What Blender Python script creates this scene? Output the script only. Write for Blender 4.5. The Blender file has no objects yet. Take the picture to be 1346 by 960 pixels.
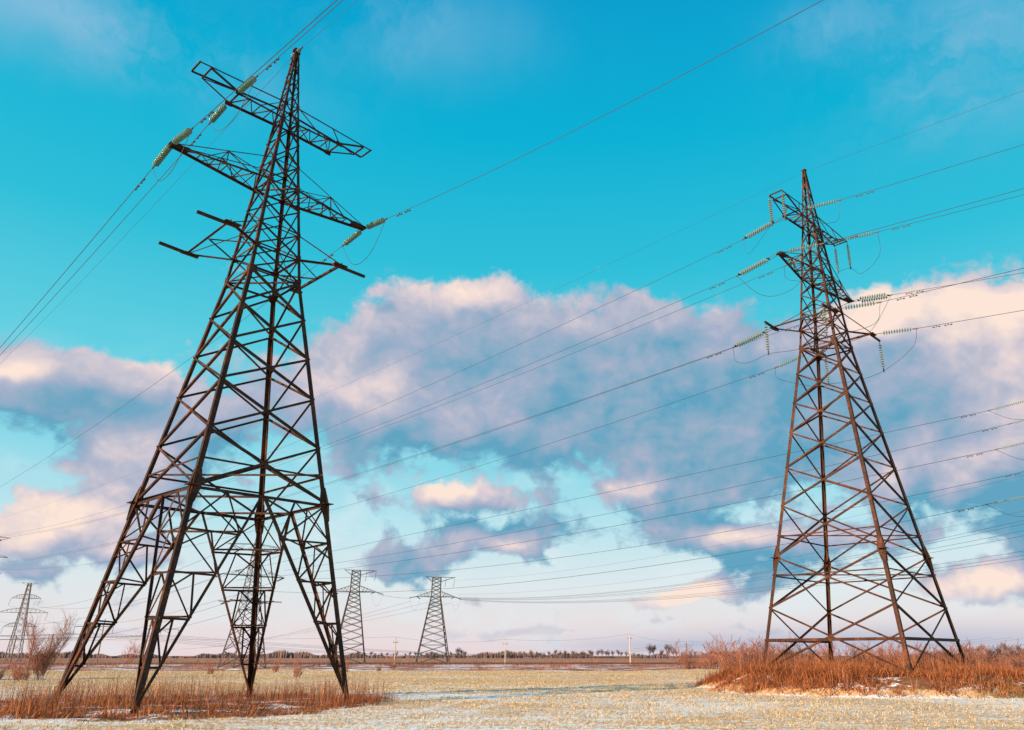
import bpy, math, random
import numpy as np
from mathutils import Vector, Matrix
R = math.radians
random.seed(7); rng = np.random.default_rng(11)
sc = bpy.context.scene
col = sc.collection
# ------------------------------------------------------------------ camera
CAM_H = 2.3
cam = bpy.data.cameras.new("camera"); co = bpy.data.objects.new("camera", cam); col.objects.link(co)
cam.sensor_fit = 'HORIZONTAL'; cam.sensor_width = 36.0
cam.lens = 36.0 * 1035.32 / 1346; cam.shift_x = -0.0495; cam.shift_y = 0.0
cam.clip_start = 0.1; cam.clip_end = 8000
co.location = (0, 0, CAM_H); co.rotation_euler = (R(90 + 20.25), 0, 0)
sc.camera = co
sc.render.resolution_x = 1024; sc.render.resolution_y = 730
sc.view_settings.view_transform = 'Standard'; sc.view_settings.look = 'None'
sc.view_settings.gamma = 1; sc.view_settings.exposure = 0.8
sc.view_settings.use_curve_mapping = False
KEXP = 2 ** 0.8
# ------------------------------------------------------------------ sun (behind the camera, to its left) and sky
SUN_EL, SUN_AZ = 19.0, 226.0           # azimuth clockwise from +Y
sd = bpy.data.lights.new("sun", 'SUN'); sd.energy = 5.0; sd.angle = R(0.6); sd.color = (1.0, 0.72, 0.48)
so = bpy.data.objects.new("sun", sd); col.objects.link(so)
_a, _e = R(SUN_AZ), R(SUN_EL)
SUN_DIR = Vector((math.sin(_a) * math.cos(_e), math.cos(_a) * math.cos(_e), math.sin(_e)))
so.rotation_euler = SUN_DIR.to_track_quat('Z', 'Y').to_euler(); so.location = (0, 0, 80)

def lin(c):
    c = c / 255.0
    return c / 12.92 if c <= 0.04045 else ((c + 0.055) / 1.055) ** 2.4
def rgb(r, g, b): return (lin(r), lin(g), lin(b), 1)

class NT:
    """small helper to write node trees"""
    def __init__(s, tree): s.t = tree; s.n = tree.nodes; s.l = tree.links
    def new(s, kind, **kw):
        n = s.n.new(kind)
        for k, v in kw.items(): setattr(n, k, v)
        return n
    def put(s, sock, v):
        if hasattr(v, 'links') or hasattr(v, 'is_linked'): s.l.new(v, sock)
        else: sock.default_value = v
    def math(s, op, a, b=0.0, c=0.0, clamp=False):
        n = s.new('ShaderNodeMath', operation=op, use_clamp=clamp)
        s.put(n.inputs[0], a); s.put(n.inputs[1], b)
        if len(n.inputs) > 2: s.put(n.inputs[2], c)
        return n.outputs[0]
    def vec(s, op, a, b=(0, 0, 0), c=(0, 0, 0)):
        n = s.new('ShaderNodeVectorMath', operation=op)
        s.put(n.inputs[0], a); s.put(n.inputs[1], b); s.put(n.inputs[2], c)
        return n.outputs['Value'] if op in ('DOT_PRODUCT', 'LENGTH') else n.outputs['Vector']
    def noise(s, v, scale, detail=4, rough=0.5, dist=0.0, lac=2.0, dim='3D'):
        n = s.new('ShaderNodeTexNoise', noise_dimensions=dim); s.put(n.inputs['Vector'], v)
        n.inputs['Scale'].default_value = scale; n.inputs['Detail'].default_value = detail
        n.inputs['Roughness'].default_value = rough; n.inputs['Distortion'].default_value = dist
        n.inputs['Lacunarity'].default_value = lac
        return n.outputs['Fac']
    def ramp(s, f, stops, interp='LINEAR'):
        n = s.new('ShaderNodeValToRGB'); n.color_ramp.interpolation = interp
        e = n.color_ramp.elements
        e[0].position, e[0].color = stops[0][0], stops[0][1]
        e[1].position, e[1].color = stops[-1][0], stops[-1][1]
        for p_, c_ in stops[1:-1]:
            x = e.new(p_); x.color = c_
        s.put(n.inputs[0], f); return n.outputs[0]
    def mix(s, f, a, b, mode='MIX'):
        n = s.new('ShaderNodeMix', data_type='RGBA', blend_type=mode)
        s.put(n.inputs[0], f); s.put(n.inputs[6], a); s.put(n.inputs[7], b)
        return n.outputs[2]
    def smooth(s, v, a, b, lo=0.0, hi=1.0):
        n = s.new('ShaderNodeMapRange', interpolation_type='SMOOTHSTEP')
        s.put(n.inputs['Value'], v); n.inputs['From Min'].default_value = a; n.inputs['From Max'].default_value = b
        n.inputs['To Min'].default_value = lo; n.inputs['To Max'].default_value = hi
        return n.outputs['Result']
    def xyz(s, x, y, z):
        n = s.new('ShaderNodeCombineXYZ'); s.put(n.inputs[0], x); s.put(n.inputs[1], y); s.put(n.inputs[2], z); return n.outputs[0]
    def sep(s, v):
        n = s.new('ShaderNodeSeparateXYZ'); s.put(n.inputs[0], v); return n.outputs

# clouds: (azimuth deg, elevation deg, half width, half height, weight), directions in the real sky
CLOUDS = [(-32.63, 15.58, 6.7, 1.95, 1.0), (-27.25, 14.15, 5.24, 2.93, 0.9), (-36.44, 16.07, 2.8, 1.33, 0.9), (-28.4, 11.56, 2.7, 1.91, 0.7), (-7.83, 24.58, 4.21, 2.28, 1.2), (-14.05, 21.86, 2.86, 1.61, 0.5), (-2.93, 20.78, 10.9, 3.2, 1.1), (-13.67, 17.56, 6.18, 2.95, 1.0), (-6.84, 16.0, 10.88, 1.86, 0.9), (6.6, 22.88, 6.99, 1.97, 0.7), (15.58, 19.83, 2.98, 2.4, 0.75), (10.88, 16.92, 7.59, 3.15, 0.95), (17.78, 15.11, 6.03, 2.62, 0.9), (5.12, 14.13, 6.66, 1.53, 0.6), (23.5, 22.84, 2.29, 1.77, 0.9), (27.59, 20.13, 5.44, 2.69, 1.2), (31.38, 17.97, 3.38, 3.77, 1.2), (22.96, 15.66, 5.66, 2.79, 1.0), (24.3, 11.47, 6.64, 2.23, 0.9), (28.95, 11.99, 3.78, 2.38, 0.9), (-31.02, 8.24, 3.8, 1.6, 1.0), (-32.89, 6.5, 3.6, 1.23, 0.9), (-28.38, 6.34, 3.93, 1.15, 0.8), (-32.89, 4.52, 1.94, 0.43, 0.6), (-8.55, 11.08, 3.4, 1.45, 1.15), (-4.4, 10.36, 2.21, 0.81, 0.9), (4.76, 11.7, 2.49, 1.08, 0.9), (7.73, 10.3, 4.83, 1.5, 0.9), (0.02, 7.99, 8.14, 1.06, 0.8), (-4.85, 6.91, 3.24, 1.15, 0.8), (-11.67, 5.77, 3.93, 0.92, 1.0), (13.08, 6.76, 4.29, 1.02, 1.0), (10.04, 4.03, 3.57, 0.76, 1.05), (27.22, 4.33, 3.09, 1.01, 1.1), (30.03, 7.16, 1.54, 1.46, 1.5), (18.99, 7.81, 5.66, 0.9, 0.6), (20.07, 4.81, 3.69, 0.87, 0.6), (-14.61, 24.77, 0.81, 0.37, 0.6), (-5.22, 1.77, 4.19, 0.25, 0.6), (6.32, 2.31, 3.1, 0.25, 0.5), (-18.14, 0.79, 3.85, 0.23, 0.5), (-7.35, 3.05, 2.09, 0.25, 0.45), (18.34, 2.2, 3.26, 0.29, 0.5), (-25.44, 1.42, 2.62, 0.22, 0.45), (-23.33, 1.9, 1.8, 0.37, 0.4), (11.43, 1.93, 3.0, 0.24, 0.5), (-1.03, 1.47, 4.71, 0.2, 0.5), (-15.23, 11.07, 2.1, 1.57, 0.4), (12.11, 11.22, 3.68, 1.38, 0.8), (2.24, 10.92, 1.66, 0.86, 0.5)]
BRIGHT = [(-7.9, 25.99, 4.86, 1.08, 0.5), (-14.27, 18.06, 3.34, 1.5, 0.8), (-3.58, 22.98, 7.2, 2.2, 0.2), (-27.96, 18.3, 2.87, 0.78, 0.6), (-36.48, 16.29, 1.99, 0.71, 0.7), (28.28, 21.27, 5.0, 1.56, 0.9), (31.29, 17.5, 2.55, 3.78, 0.7), (-8.86, 11.76, 3.3, 1.07, 1.2), (4.77, 11.97, 2.49, 0.97, 0.8), (-30.81, 8.25, 3.81, 1.6, 0.9), (-32.42, 6.09, 3.21, 1.1, 0.6), (-29.14, 11.97, 2.22, 1.43, 0.5), (11.82, 7.31, 3.6, 0.72, 0.8), (8.47, 3.8, 2.58, 0.71, 1.0), (27.18, 4.1, 3.28, 0.82, 1.0), (-3.77, 6.92, 2.71, 0.94, 0.7), (23.5, 22.84, 2.54, 1.77, 0.8), (23.9, 12.01, 4.12, 1.24, 0.6)]
DARK = [(-2.93, 20.78, 11.19, 3.04, 0.35), (15.06, 20.15, 4.87, 2.67, 0.3), (-32.9, 14.82, 5.69, 1.62, 0.15), (10.86, 16.65, 7.05, 3.26, 0.55), (-28.69, 13.24, 4.6, 1.44, 0.45), (-1.07, 7.99, 9.76, 1.27, 0.9), (-11.65, 5.52, 3.92, 0.92, 1.0), (-6.54, 8.73, 3.82, 0.74, 0.9), (30.03, 7.16, 1.82, 1.65, 1.6), (-5.63, 13.85, 10.17, 1.09, 0.5), (8.81, 10.0, 4.27, 1.33, 0.7), (20.71, 13.82, 5.76, 2.05, 0.6), (13.02, 6.0, 4.03, 0.76, 0.7), (11.57, 3.76, 2.03, 0.5, 0.7), (24.51, 9.72, 5.29, 0.98, 0.5), (-33.44, 13.32, 5.11, 1.37, 0.1)]

world = bpy.data.worlds.new("World"); sc.world = world; world.use_nodes = True
W = NT(world.node_tree); W.n.clear()
tc = W.new('ShaderNodeTexCoord')
dx, dy, dz = W.sep(tc.outputs['Generated'])
az = W.math('MULTIPLY', W.math('ARCTAN2', dx, dy), 57.29578)
el = W.math('MULTIPLY', W.math('ARCSINE', dz), 57.29578)
P = W.xyz(az, el, 0.0)
def blobs(tab, v):
    acc = 0.0
    for a_, e_, sx, sy, amp in tab:
        q = W.vec('MULTIPLY_ADD', v, (1 / sx, 1 / sy, 0), (-a_ / sx, -e_ / sy, 0))
        acc = W.math('MULTIPLY_ADD', W.math('POWER', 0.5, W.vec('DOT_PRODUCT', q, q)), amp, acc)
    return acc
# big soft warp of the outline, the same for everything
wn = W.new('ShaderNodeTexNoise', noise_dimensions='2D'); wn.inputs['Scale'].default_value = 0.16; wn.inputs['Detail'].default_value = 3
W.put(wn.inputs['Vector'], P)
warp = W.vec('MULTIPLY_ADD', wn.outputs['Color'], (5.0, 3.2, 0), (-2.5, -1.6, 0))
Pw = W.vec('ADD', P, warp)
AMP = W.smooth(el, 16, 9, 1.6, 2.5)                         # the low clouds are more broken
def density(v, vw, fine=True):
    """cloud amount: placed masses, broken up by billows; fine=False keeps only the big forms, used for the shading"""
    m = W.math('MINIMUM', blobs(CLOUDS, vw), 1.2)
    q = W.vec('MULTIPLY', v, (1, 1.3, 1))
    f1 = W.noise(q, 0.17, 8 if fine else 3, 0.58, 0.2, dim='2D')
    d_ = W.math('MULTIPLY_ADD', W.math('SUBTRACT', f1, 0.5), AMP, m)
    if not fine: return d_
    vo = W.new('ShaderNodeTexVoronoi', feature='F1', voronoi_dimensions='2D'); vo.inputs['Scale'].default_value = 0.42
    vo.inputs['Detail'].default_value = 2.0; vo.inputs['Roughness'].default_value = 0.55
    vo.inputs['Randomness'].default_value = 1.0; vo.normalize = True
    W.put(vo.inputs['Vector'], W.vec('ADD', q, W.vec('MULTIPLY', wn2, (2.6, 2.6, 0))))
    return W.math('MULTIPLY_ADD', W.math('SUBTRACT', 0.36, vo.outputs['Distance']), 0.85, d_)
_w2 = W.new('ShaderNodeTexNoise', noise_dimensions='2D'); _w2.inputs['Scale'].default_value = 0.55; _w2.inputs['Detail'].default_value = 4; W.put(_w2.inputs['Vector'], P)
wn2 = _w2.outputs['Color']
OFF = (-1.3, 1.5, 0)
d0 = density(P, Pw)
l0 = density(P, Pw, False)
l1 = density(W.vec('ADD', P, OFF), W.vec('ADD', Pw, OFF), False)
bb_ = W.math('MINIMUM', blobs(BRIGHT, Pw), 1.15)
edge = W.math('MULTIPLY_ADD', bb_, -0.16, 0.50)            # firm edges on the sunlit heads, soft ones elsewhere
alpha = W.math('DIVIDE', W.math('SUBTRACT', d0, W.smooth(el, 26, 33, 0.40, 0.85)), edge, clamp=True)
alpha = W.math('MULTIPLY', W.smooth(alpha, 0.0, 1.0), W.smooth(el, 34, 42, 1.0, 0.0))
rim = W.math('MINIMUM', W.math('SUBTRACT', l0, l1), 0.6)   # lit where the cloud thins out towards the low sun
br = W.math('MULTIPLY', bb_, 0.60)
dk = W.math('MULTIPLY', W.math('MINIMUM', blobs(DARK, Pw), 1.15), -0.30)
tex = W.math('MULTIPLY', W.math('SUBTRACT', d0, l0), 0.5)
lit = W.math('MULTIPLY_ADD', rim, 0.50, W.math('ADD', W.math('ADD', W.math('ADD', br, dk), tex), 0.29), clamp=True)
ccol = W.ramp(lit, [(0.0, rgb(98, 164, 194)), (0.2, rgb(136, 172, 198)), (0.4, rgb(165, 178, 202)), (0.58, rgb(190, 191, 207)), (0.76, rgb(221, 208, 213)), (1.0, rgb(253, 230, 216))])
sky_ramp = W.ramp(W.math('DIVIDE', el, 50.0), [(0.0, rgb(236, 216, 220)), (0.035, rgb(233, 222, 224)), (0.09, rgb(222, 232, 235)), (0.17, rgb(186, 229, 238)),
    (0.25, rgb(140, 217, 233)), (0.38, rgb(96, 208, 226)), (0.54, rgb(44, 192, 218)), (0.72, rgb(0, 178, 214)), (0.9, rgb(0, 160, 208)), (1.0, rgb(0, 148, 203))])
ns = W.new('ShaderNodeTexSky', sky_type='NISHITA'); ns.sun_disc = False
ns.sun_elevation = R(SUN_EL); ns.sun_rotation = R(SUN_AZ); ns.air_density = 1.0; ns.dust_density = 0.6; ns.ozone_density = 2.0
STR = 0.1
base = W.mix(1.0, sky_ramp, (1 / (STR * KEXP),) * 3 + (1,), 'MULTIPLY')
base = W.mix(0.03, base, ns.outputs[0])
cs = W.mix(1.0, ccol, (1 / (STR * KEXP),) * 3 + (1,), 'MULTIPLY')
# thin veil between the clouds low in the sky
veil = W.math('MULTIPLY', W.smooth(W.noise(W.vec('MULTIPLY', P, (1, 2.2, 1)), 0.16, 5, 0.6, 0.2, dim='2D'), 0.42, 0.75), W.smooth(el, 22, 6, 0.0, 0.5))
base = W.mix(veil, base, W.mix(1.0, rgb(226, 238, 242), (1 / (STR * KEXP),) * 3 + (1,), 'MULTIPLY'))
# high thin cirrus
WISP = [(-37.67, 37.15, 9.8, 1.99, 1.0), (32.05, 36.98, 6.32, 3.38, 1.0), (-15.07, 42.74, 8.15, 2.24, 0.5), (22.57, 41.01, 3.57, 1.33, 0.5)]
ci = W.noise(W.vec('ADD', W.vec('MULTIPLY', P, (0.8, 1.4, 1)), W.vec('MULTIPLY', wn2, (4, 4, 0))), 0.07, 6, 0.62, 0.3, dim='2D')
ci = W.math('MULTIPLY', W.smooth(ci, 0.30, 0.66), W.math('MINIMUM', blobs(WISP, Pw), 1.0))
base = W.mix(W.math('MULTIPLY', ci, 1.0), base, W.mix(1.0, rgb(128, 188, 220), (1 / (STR * KEXP),) * 3 + (1,), 'MULTIPLY'))
HAZE = [(20.96, 0.82, 13.4, 0.83, 0.75), (6.25, 0.58, 6.08, 0.39, 0.35)]
base = W.mix(W.math('MINIMUM', blobs(HAZE, P), 0.8), base, W.mix(1.0, rgb(172, 184, 208), (1 / (STR * KEXP),) * 3 + (1,), 'MULTIPLY'))
# low clouds melt into the horizon air
fade = W.smooth(el, 0.5, 4.5, 0.35, 1.0)
skyc = W.mix(W.math('MULTIPLY', alpha, fade), base, cs)
# below the horizon: dull earth, so that no bright floor lights the scene from under
skyc = W.mix(W.smooth(el, 0.0, -1.5), skyc, (0.9, 0.6, 0.4, 1))
bg = W.new('ShaderNodeBackground'); W.put(bg.inputs[0], skyc); bg.inputs[1].default_value = STR
wo = W.new('ShaderNodeOutputWorld'); W.l.new(bg.outputs[0], wo.inputs[0])
world.cycles.sampling_method = 'MANUAL'; world.cycles.sample_map_resolution = 512
sc.cycles.max_bounces = 4; sc.cycles.diffuse_bounces = 2; sc.cycles.glossy_bounces = 2; sc.cycles.transmission_bounces = 3

# ------------------------------------------------------------------ materials
def mat(name):
    m = bpy.data.materials.new(name); m.use_nodes = True
    t = NT(m.node_tree); return m, t, m.node_tree.nodes['Principled BSDF']
def rust_steel(name, c1, c2, c3, bump=0.3, rough=0.62):
    m, t, b = mat(name); g = t.new('ShaderNodeNewGeometry').outputs['Position']
    n1 = t.noise(g, 0.9, 5, 0.6); n2 = t.noise(g, 9.0, 4, 0.65)
    f = t.math('MULTIPLY_ADD', n2, 0.5, t.math('MULTIPLY', n1, 0.6))
    t.put(b.inputs['Base Color'], t.ramp(f, [(0.38, c1), (0.56, c2), (0.72, c3)]))
    b.inputs['Roughness'].default_value = rough; b.inputs['Metallic'].default_value = 0.0
    b.inputs['Specular IOR Level'].default_value = 0.15
    bp = t.new('ShaderNodeBump'); bp.inputs['Strength'].default_value = bump; bp.inputs['Distance'].default_value = 0.02
    t.put(bp.inputs['Height'], n2); t.l.new(bp.outputs[0], b.inputs['Normal'])
    return m
M = {}
M['steel'] = rust_steel('weathered_brown_steel', (0.022, 0.009, 0.006, 1), (0.050, 0.018, 0.009, 1), (0.17, 0.054, 0.022, 1))
M['steel_near'] = rust_steel('dark_old_steel', (0.018, 0.009, 0.006, 1), (0.042, 0.017, 0.009, 1), (0.15, 0.048, 0.02, 1))
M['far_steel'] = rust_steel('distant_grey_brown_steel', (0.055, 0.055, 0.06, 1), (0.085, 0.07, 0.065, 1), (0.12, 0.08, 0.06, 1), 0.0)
def plain(name, c, rough=0.6, metal=0.0, var=0.25, scale=3.0, trans=0.0):
    m, t, b = mat(name); g = t.new('ShaderNodeNewGeometry').outputs['Position']
    n = t.noise(g, scale, 4, 0.6)
    c2 = tuple(x * (1 + var) for x in c[:3]) + (1,); c1 = tuple(x * (1 - var) for x in c[:3]) + (1,)
    t.put(b.inputs['Base Color'], t.ramp(n, [(0.3, c1), (0.7, c2)]))
    b.inputs['Roughness'].default_value = rough; b.inputs['Metallic'].default_value = metal
    b.inputs['Transmission Weight'].default_value = trans
    return m
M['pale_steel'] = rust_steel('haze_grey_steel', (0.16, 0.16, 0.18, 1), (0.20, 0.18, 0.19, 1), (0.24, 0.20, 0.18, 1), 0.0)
M['wire'] = plain('dull_aluminium_cable', (0.030, 0.036, 0.045), 0.7, 0.0)
M['glass'] = plain('pale_insulator_glass', (0.22, 0.28, 0.22), 0.2, 0.0, 0.2, 5.0)
M['glass_green'] = plain('green_insulator_glass', (0.10, 0.19, 0.14), 0.15, 0.0, 0.3, 5.0)
M['glass_far'] = plain('far_dark_insulators', (0.06, 0.06, 0.06), 0.4)
M['iron'] = plain('galvanised_fitting', (0.045, 0.035, 0.03), 0.6, 0.2)
M['concrete'] = plain('pale_concrete', (0.50, 0.42, 0.33), 0.85)
M['oldconcrete'] = plain('old_concrete_pole', (0.42, 0.33, 0.25), 0.85)
M['wood'] = plain('weathered_wood', (0.17, 0.10, 0.07), 0.85)
M['rail'] = plain('rusty_rail', (0.07, 0.035, 0.025), 0.6, 0.3)
def strand(name, c1, c2, c3, trans=0.25, patch=0.25):
    """dry grass / twigs: colour varies blade by blade and in patches"""
    m, t, b = mat(name); geo = t.new('ShaderNodeNewGeometry')
    f = t.math('ADD', t.math('MULTIPLY', geo.outputs['Random Per Island'], 0.7), t.math('MULTIPLY', t.noise(geo.outputs['Position'], patch, 3, 0.6), 0.6))
    cc = t.ramp(f, [(0.22, c1), (0.6, c2), (1.0, c3)])
    t.put(b.inputs['Base Color'], cc); b.inputs['Roughness'].default_value = 0.75; b.inputs['Specular IOR Level'].default_value = 0.2
    if trans:
        tr = t.new('ShaderNodeBsdfTranslucent'); t.put(tr.inputs[0], cc)
        ms = t.new('ShaderNodeMixShader'); ms.inputs[0].default_value = trans
        out = m.node_tree.nodes['Material Output']
        t.l.new(b.outputs[0], ms.inputs[1]); t.l.new(tr.outputs[0], ms.inputs[2]); t.l.new(ms.outputs[0], out.inputs[0])
    return m
M['reed'] = strand('rust_dry_grass', (0.09, 0.025, 0.012, 1), (0.27, 0.080, 0.028, 1), (0.56, 0.21, 0.08, 1))
M['reed2'] = strand('brown_dry_reed', (0.08, 0.028, 0.015, 1), (0.24, 0.08, 0.035, 1), (0.50, 0.21, 0.10, 1))
M['stubble'] = strand('pale_straw', (0.13, 0.085, 0.035, 1), (0.56, 0.39, 0.19, 1), (0.80, 0.64, 0.42, 1), 0.2, 0.3)
M['weed'] = strand('band_weeds', (0.14, 0.055, 0.04, 1), (0.34, 0.13, 0.08, 1), (0.50, 0.23, 0.14, 1), 0.15, 0.05)
M['moss'] = strand('olive_grass', (0.10, 0.09, 0.03, 1), (0.18, 0.14, 0.05, 1), (0.30, 0.16, 0.06, 1))
M['twig'] = strand('red_brown_twigs', (0.15, 0.055, 0.04, 1), (0.30, 0.11, 0.07, 1), (0.44, 0.19, 0.12, 1), 0.0)
M['bark'] = plain('pinkish_brown_bark', (0.22, 0.12, 0.09), 0.85)
M['hazetwig'] = strand('far_hazed_twigs', (0.09, 0.075, 0.09, 1), (0.14, 0.10, 0.10, 1), (0.20, 0.12, 0.10, 1), 0.0, 0.02)  # horizon twigs and woods: distance haze is put into this lightened colour
M['darkbark'] = plain('far_dark_bark', (0.07, 0.05, 0.055), 0.9)

# ------------------------------------------------------------------ mesh builder
class MB:
    def __init__(s): s.v = []; s.f = []
    def add(s, vs, fs):
        k = len(s.v); s.v += [tuple(x) for x in vs]; s.f += [tuple(i + k for i in f) for f in fs]
    def angle(s, p, q, w, t, d1, d2):
        """steel angle section from p to q, corner on the line, flanges towards d1 and d2"""
        p, q = Vector(p), Vector(q); ax = (q - p)
        if ax.length < 1e-4: return
        ax.normalize()
        d1 = Vector(d1); d1 = d1 - ax * d1.dot(ax)
        if d1.length < 1e-3: d1 = ax.orthogonal()
        d1.normalize()
        d2 = Vector(d2); d2 = d2 - ax * d2.dot(ax) - d1 * d2.dot(d1)
        if d2.length < 1e-3: d2 = ax.cross(d1)
        d2.normalize()
        pr = [(0, 0), (w, 0), (w, t), (t, t), (t, w), (0, w)]
        vs = [p + d1 * a + d2 * b for a, b in pr] + [q + d1 * a + d2 * b for a, b in pr]
        fs = [(i, (i + 1) % 6, (i + 1) % 6 + 6, i + 6) for i in range(6)] + [(0, 3, 2, 1), (0, 5, 4, 3), (6, 7, 8, 9), (6, 9, 10, 11)]
        s.add(vs, fs)
    def bar(s, p, q, w, h=None, up=(0, 0, 1)):
        p, q = Vector(p), Vector(q); ax = q - p
        if ax.length < 1e-5: return
        ax.normalize(); h = h or w
        d2 = Vector(up); d2 = d2 - ax * d2.dot(ax)
        if d2.length < 1e-3: d2 = ax.orthogonal()
        d2.normalize(); d1 = ax.cross(d2)
        pr = [(-w / 2, -h / 2), (w / 2, -h / 2), (w / 2, h / 2), (-w / 2, h / 2)]
        vs = [p + d1 * a + d2 * b for a, b in pr] + [q + d1 * a + d2 * b for a, b in pr]
        s.add(vs, [(0, 1, 5, 4), (1, 2, 6, 5), (2, 3, 7, 6), (3, 0, 4, 7), (3, 2, 1, 0), (4, 5, 6, 7)])
    def plate(s, pts, n, t):
        n = Vector(n).normalized() * t; k = len(pts)
        vs = [Vector(p) for p in pts] + [Vector(p) + n for p in pts]
        s.add(vs, [tuple(range(k - 1, -1, -1)), tuple(range(k, 2 * k))] + [(i, (i + 1) % k, (i + 1) % k + k, i + k) for i in range(k)])
    def tube(s, pts, r, n=5, r1=None):
        pts = [Vector(p) for p in pts]; m = len(pts); vs = []; fs = []
        for i, p in enumerate(pts):
            ax = (pts[min(i + 1, m - 1)] - pts[max(i - 1, 0)]).normalized()
            a = ax.cross(Vector((0, 0, 1)))
            if a.length < 1e-3: a = Vector((1, 0, 0))
            a.normalize(); b = ax.cross(a)
            rr = r if r1 is None else r + (r1 - r) * i / (m - 1)
            vs += [p + (a * math.cos(2 * math.pi * k / n) + b * math.sin(2 * math.pi * k / n)) * rr for k in range(n)]
        for i in range(m - 1):
            for k in range(n):
                fs.append((i * n + k, i * n + (k + 1) % n, (i + 1) * n + (k + 1) % n, (i + 1) * n + k))
        fs += [tuple(range(n - 1, -1, -1)), tuple((m - 1) * n + k for k in range(n))]
        s.add(vs, fs)
    def lathe(s, p, ax, prof, n=12):
        p = Vector(p); ax = Vector(ax).normalized(); a = ax.orthogonal().normalized(); b = ax.cross(a); vs = []; fs = []
        for z, r in prof:
            vs += [p + ax * z + (a * math.cos(2 * math.pi * k / n) + b * math.sin(2 * math.pi * k / n)) * r for k in range(n)]
        for i in range(len(prof) - 1):
            for k in range(n): fs.append((i * n + k, i * n + (k + 1) % n, (i + 1) * n + (k + 1) % n, (i + 1) * n + k))
        fs += [tuple(range(n - 1, -1, -1)), tuple((len(prof) - 1) * n + k for k in range(n))]
        s.add(vs, fs)
    def build(s, name, m, parent=None, smooth=False):
        me = bpy.data.meshes.new(name); me.from_pydata(s.v, [], s.f); me.materials.append(m)
        if smooth: me.polygons.foreach_set('use_smooth', [True] * len(me.polygons))
        o = bpy.data.objects.new(name, me); col.objects.link(o)
        if parent: o.parent = parent
        return o
def tag(o, label=None, cat=None, group=None, kind=None):
    if label: o['label'] = label
    if cat: o['category'] = cat
    if group: o['group'] = group
    if kind: o['kind'] = kind
    return o
def empty(name, loc, rz=0):
    o = bpy.data.objects.new(name, None); col.objects.link(o); o.location = loc; o.rotation_euler = (0, 0, rz); o.empty_display_size = 0.5
    return o
def copy_tree(o, parent=None):
    c = o.copy(); col.objects.link(c)
    if parent: c.parent = parent
    for ch in list(o.children): copy_tree(ch, c)
    return c
# ------------------------------------------------------------------ ground
TWR = {'L': (-17.956, 42.558, 0.824, 20.888), 'R': (21.957, 61.125, 0.805, 23.965), 'O': (52.5, 79.5, 0.81, 13.7), 'T': (-62, 163, 0.81, 8.5), 'E': (-176.5, 245, 0.81, 22.0)}      # x, y, angle, gusset height above the camera
def sm(t): t = np.clip(t, 0, 1); return t * t * (3 - 2 * t)
def vnoise(x, y, s, seed):
    """smooth value noise in -1..1"""
    r = np.random.default_rng(seed); T = r.random((64, 64)) * 2 - 1
    u, v = x / s, y / s; i, j = np.floor(u).astype(int), np.floor(v).astype(int); a, b = sm(u - i), sm(v - j)
    g = lambda p, q: T[p % 64, q % 64]
    return (g(i, j) * (1 - a) + g(i + 1, j) * a) * (1 - b) + (g(i, j + 1) * (1 - a) + g(i + 1, j + 1) * a) * b
def mound_l(x, y):
    d = (np.abs((x + 19.2) / (10.3 + 1.2 * vnoise(y, y * 0, 3, 5))) ** 3 + np.abs((y - 42.6) / (10.3 + 1.0 * vnoise(x, x * 0, 2.5, 6))) ** 3) ** (1 / 3)
    return sm((1.0 - d) / 0.22)
def mound_r(x, y):
    d = (np.abs((x - 22.0) / (11.7 + 1.3 * vnoise(y, y * 0, 3, 7))) ** 3 + np.abs((y - 61) / (11.6 + 1.1 * vnoise(x, x * 0, 3, 8))) ** 3) ** (1 / 3)
    return sm((1.0 - d) / 0.26)
def height(x, y):
    x = np.asarray(x, float); y = np.asarray(y, float)
    near = sm((150 - y) / 60)
    h = 0.035 * vnoise(x, y, 7, 1) + 0.02 * vnoise(x, y, 2.2, 2) * near
    ml, mr = mound_l(x, y), mound_r(x, y)
    h = h * (1 - mr) + ml * (-0.02 + 0.09 * vnoise(x, y, 1.3, 3) + 0.10 * vnoise(x, y, 3.1, 9)) + mr * (1.10 + 0.13 * vnoise(x, y, 1.6, 4) + 0.12 * vnoise(x, y, 4.0, 10))
    h = h + 0.55 * sm((5.5 - np.abs(y - 180 - 0.01 * x)) / 3.2)                           # railway embankment
    h = h + 0.35 * vnoise(x, y, 9, 12) * sm((y - 134) / 3) * sm((172 - y) / 5)            # rough strip in front of it
    h = h - 0.25 * sm(1 - np.abs(y - 140) / 3.5)
    return h
def axis(segs):
    out = []
    for a, b, n in segs: out += list(np.linspace(a, b, n, endpoint=False))
    return np.array(out + [segs[-1][1]])
gx = axis([(-6000, -700, 14), (-700, -160, 40), (-160, -32, 70), (-32, 40, 330), (40, 160, 60), (160, 700, 36), (700, 6000, 14)])
gy = axis([(-400, 0, 8), (0, 26, 14), (26, 76, 250), (76, 132, 60), (132, 190, 120), (190, 700, 60), (700, 6000, 16)])
X, Y = np.meshgrid(gx, gy); Z = height(X, Y)
nv = X.size; me = bpy.data.meshes.new('ground')
idx = np.arange(nv).reshape(X.shape)
quads = np.stack([idx[:-1, :-1], idx[:-1, 1:], idx[1:, 1:], idx[1:, :-1]], -1).reshape(-1, 4)
me.vertices.add(nv); me.vertices.foreach_set('co', np.stack([X, Y, Z], -1).astype('f').ravel())
me.loops.add(quads.size); me.loops.foreach_set('vertex_index', quads.ravel().astype('i'))
me.polygons.add(len(quads)); me.polygons.foreach_set('loop_start', np.arange(0, quads.size, 4, dtype='i'))
me.polygons.foreach_set('use_smooth', np.ones(len(quads), bool)); me.update()
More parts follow.
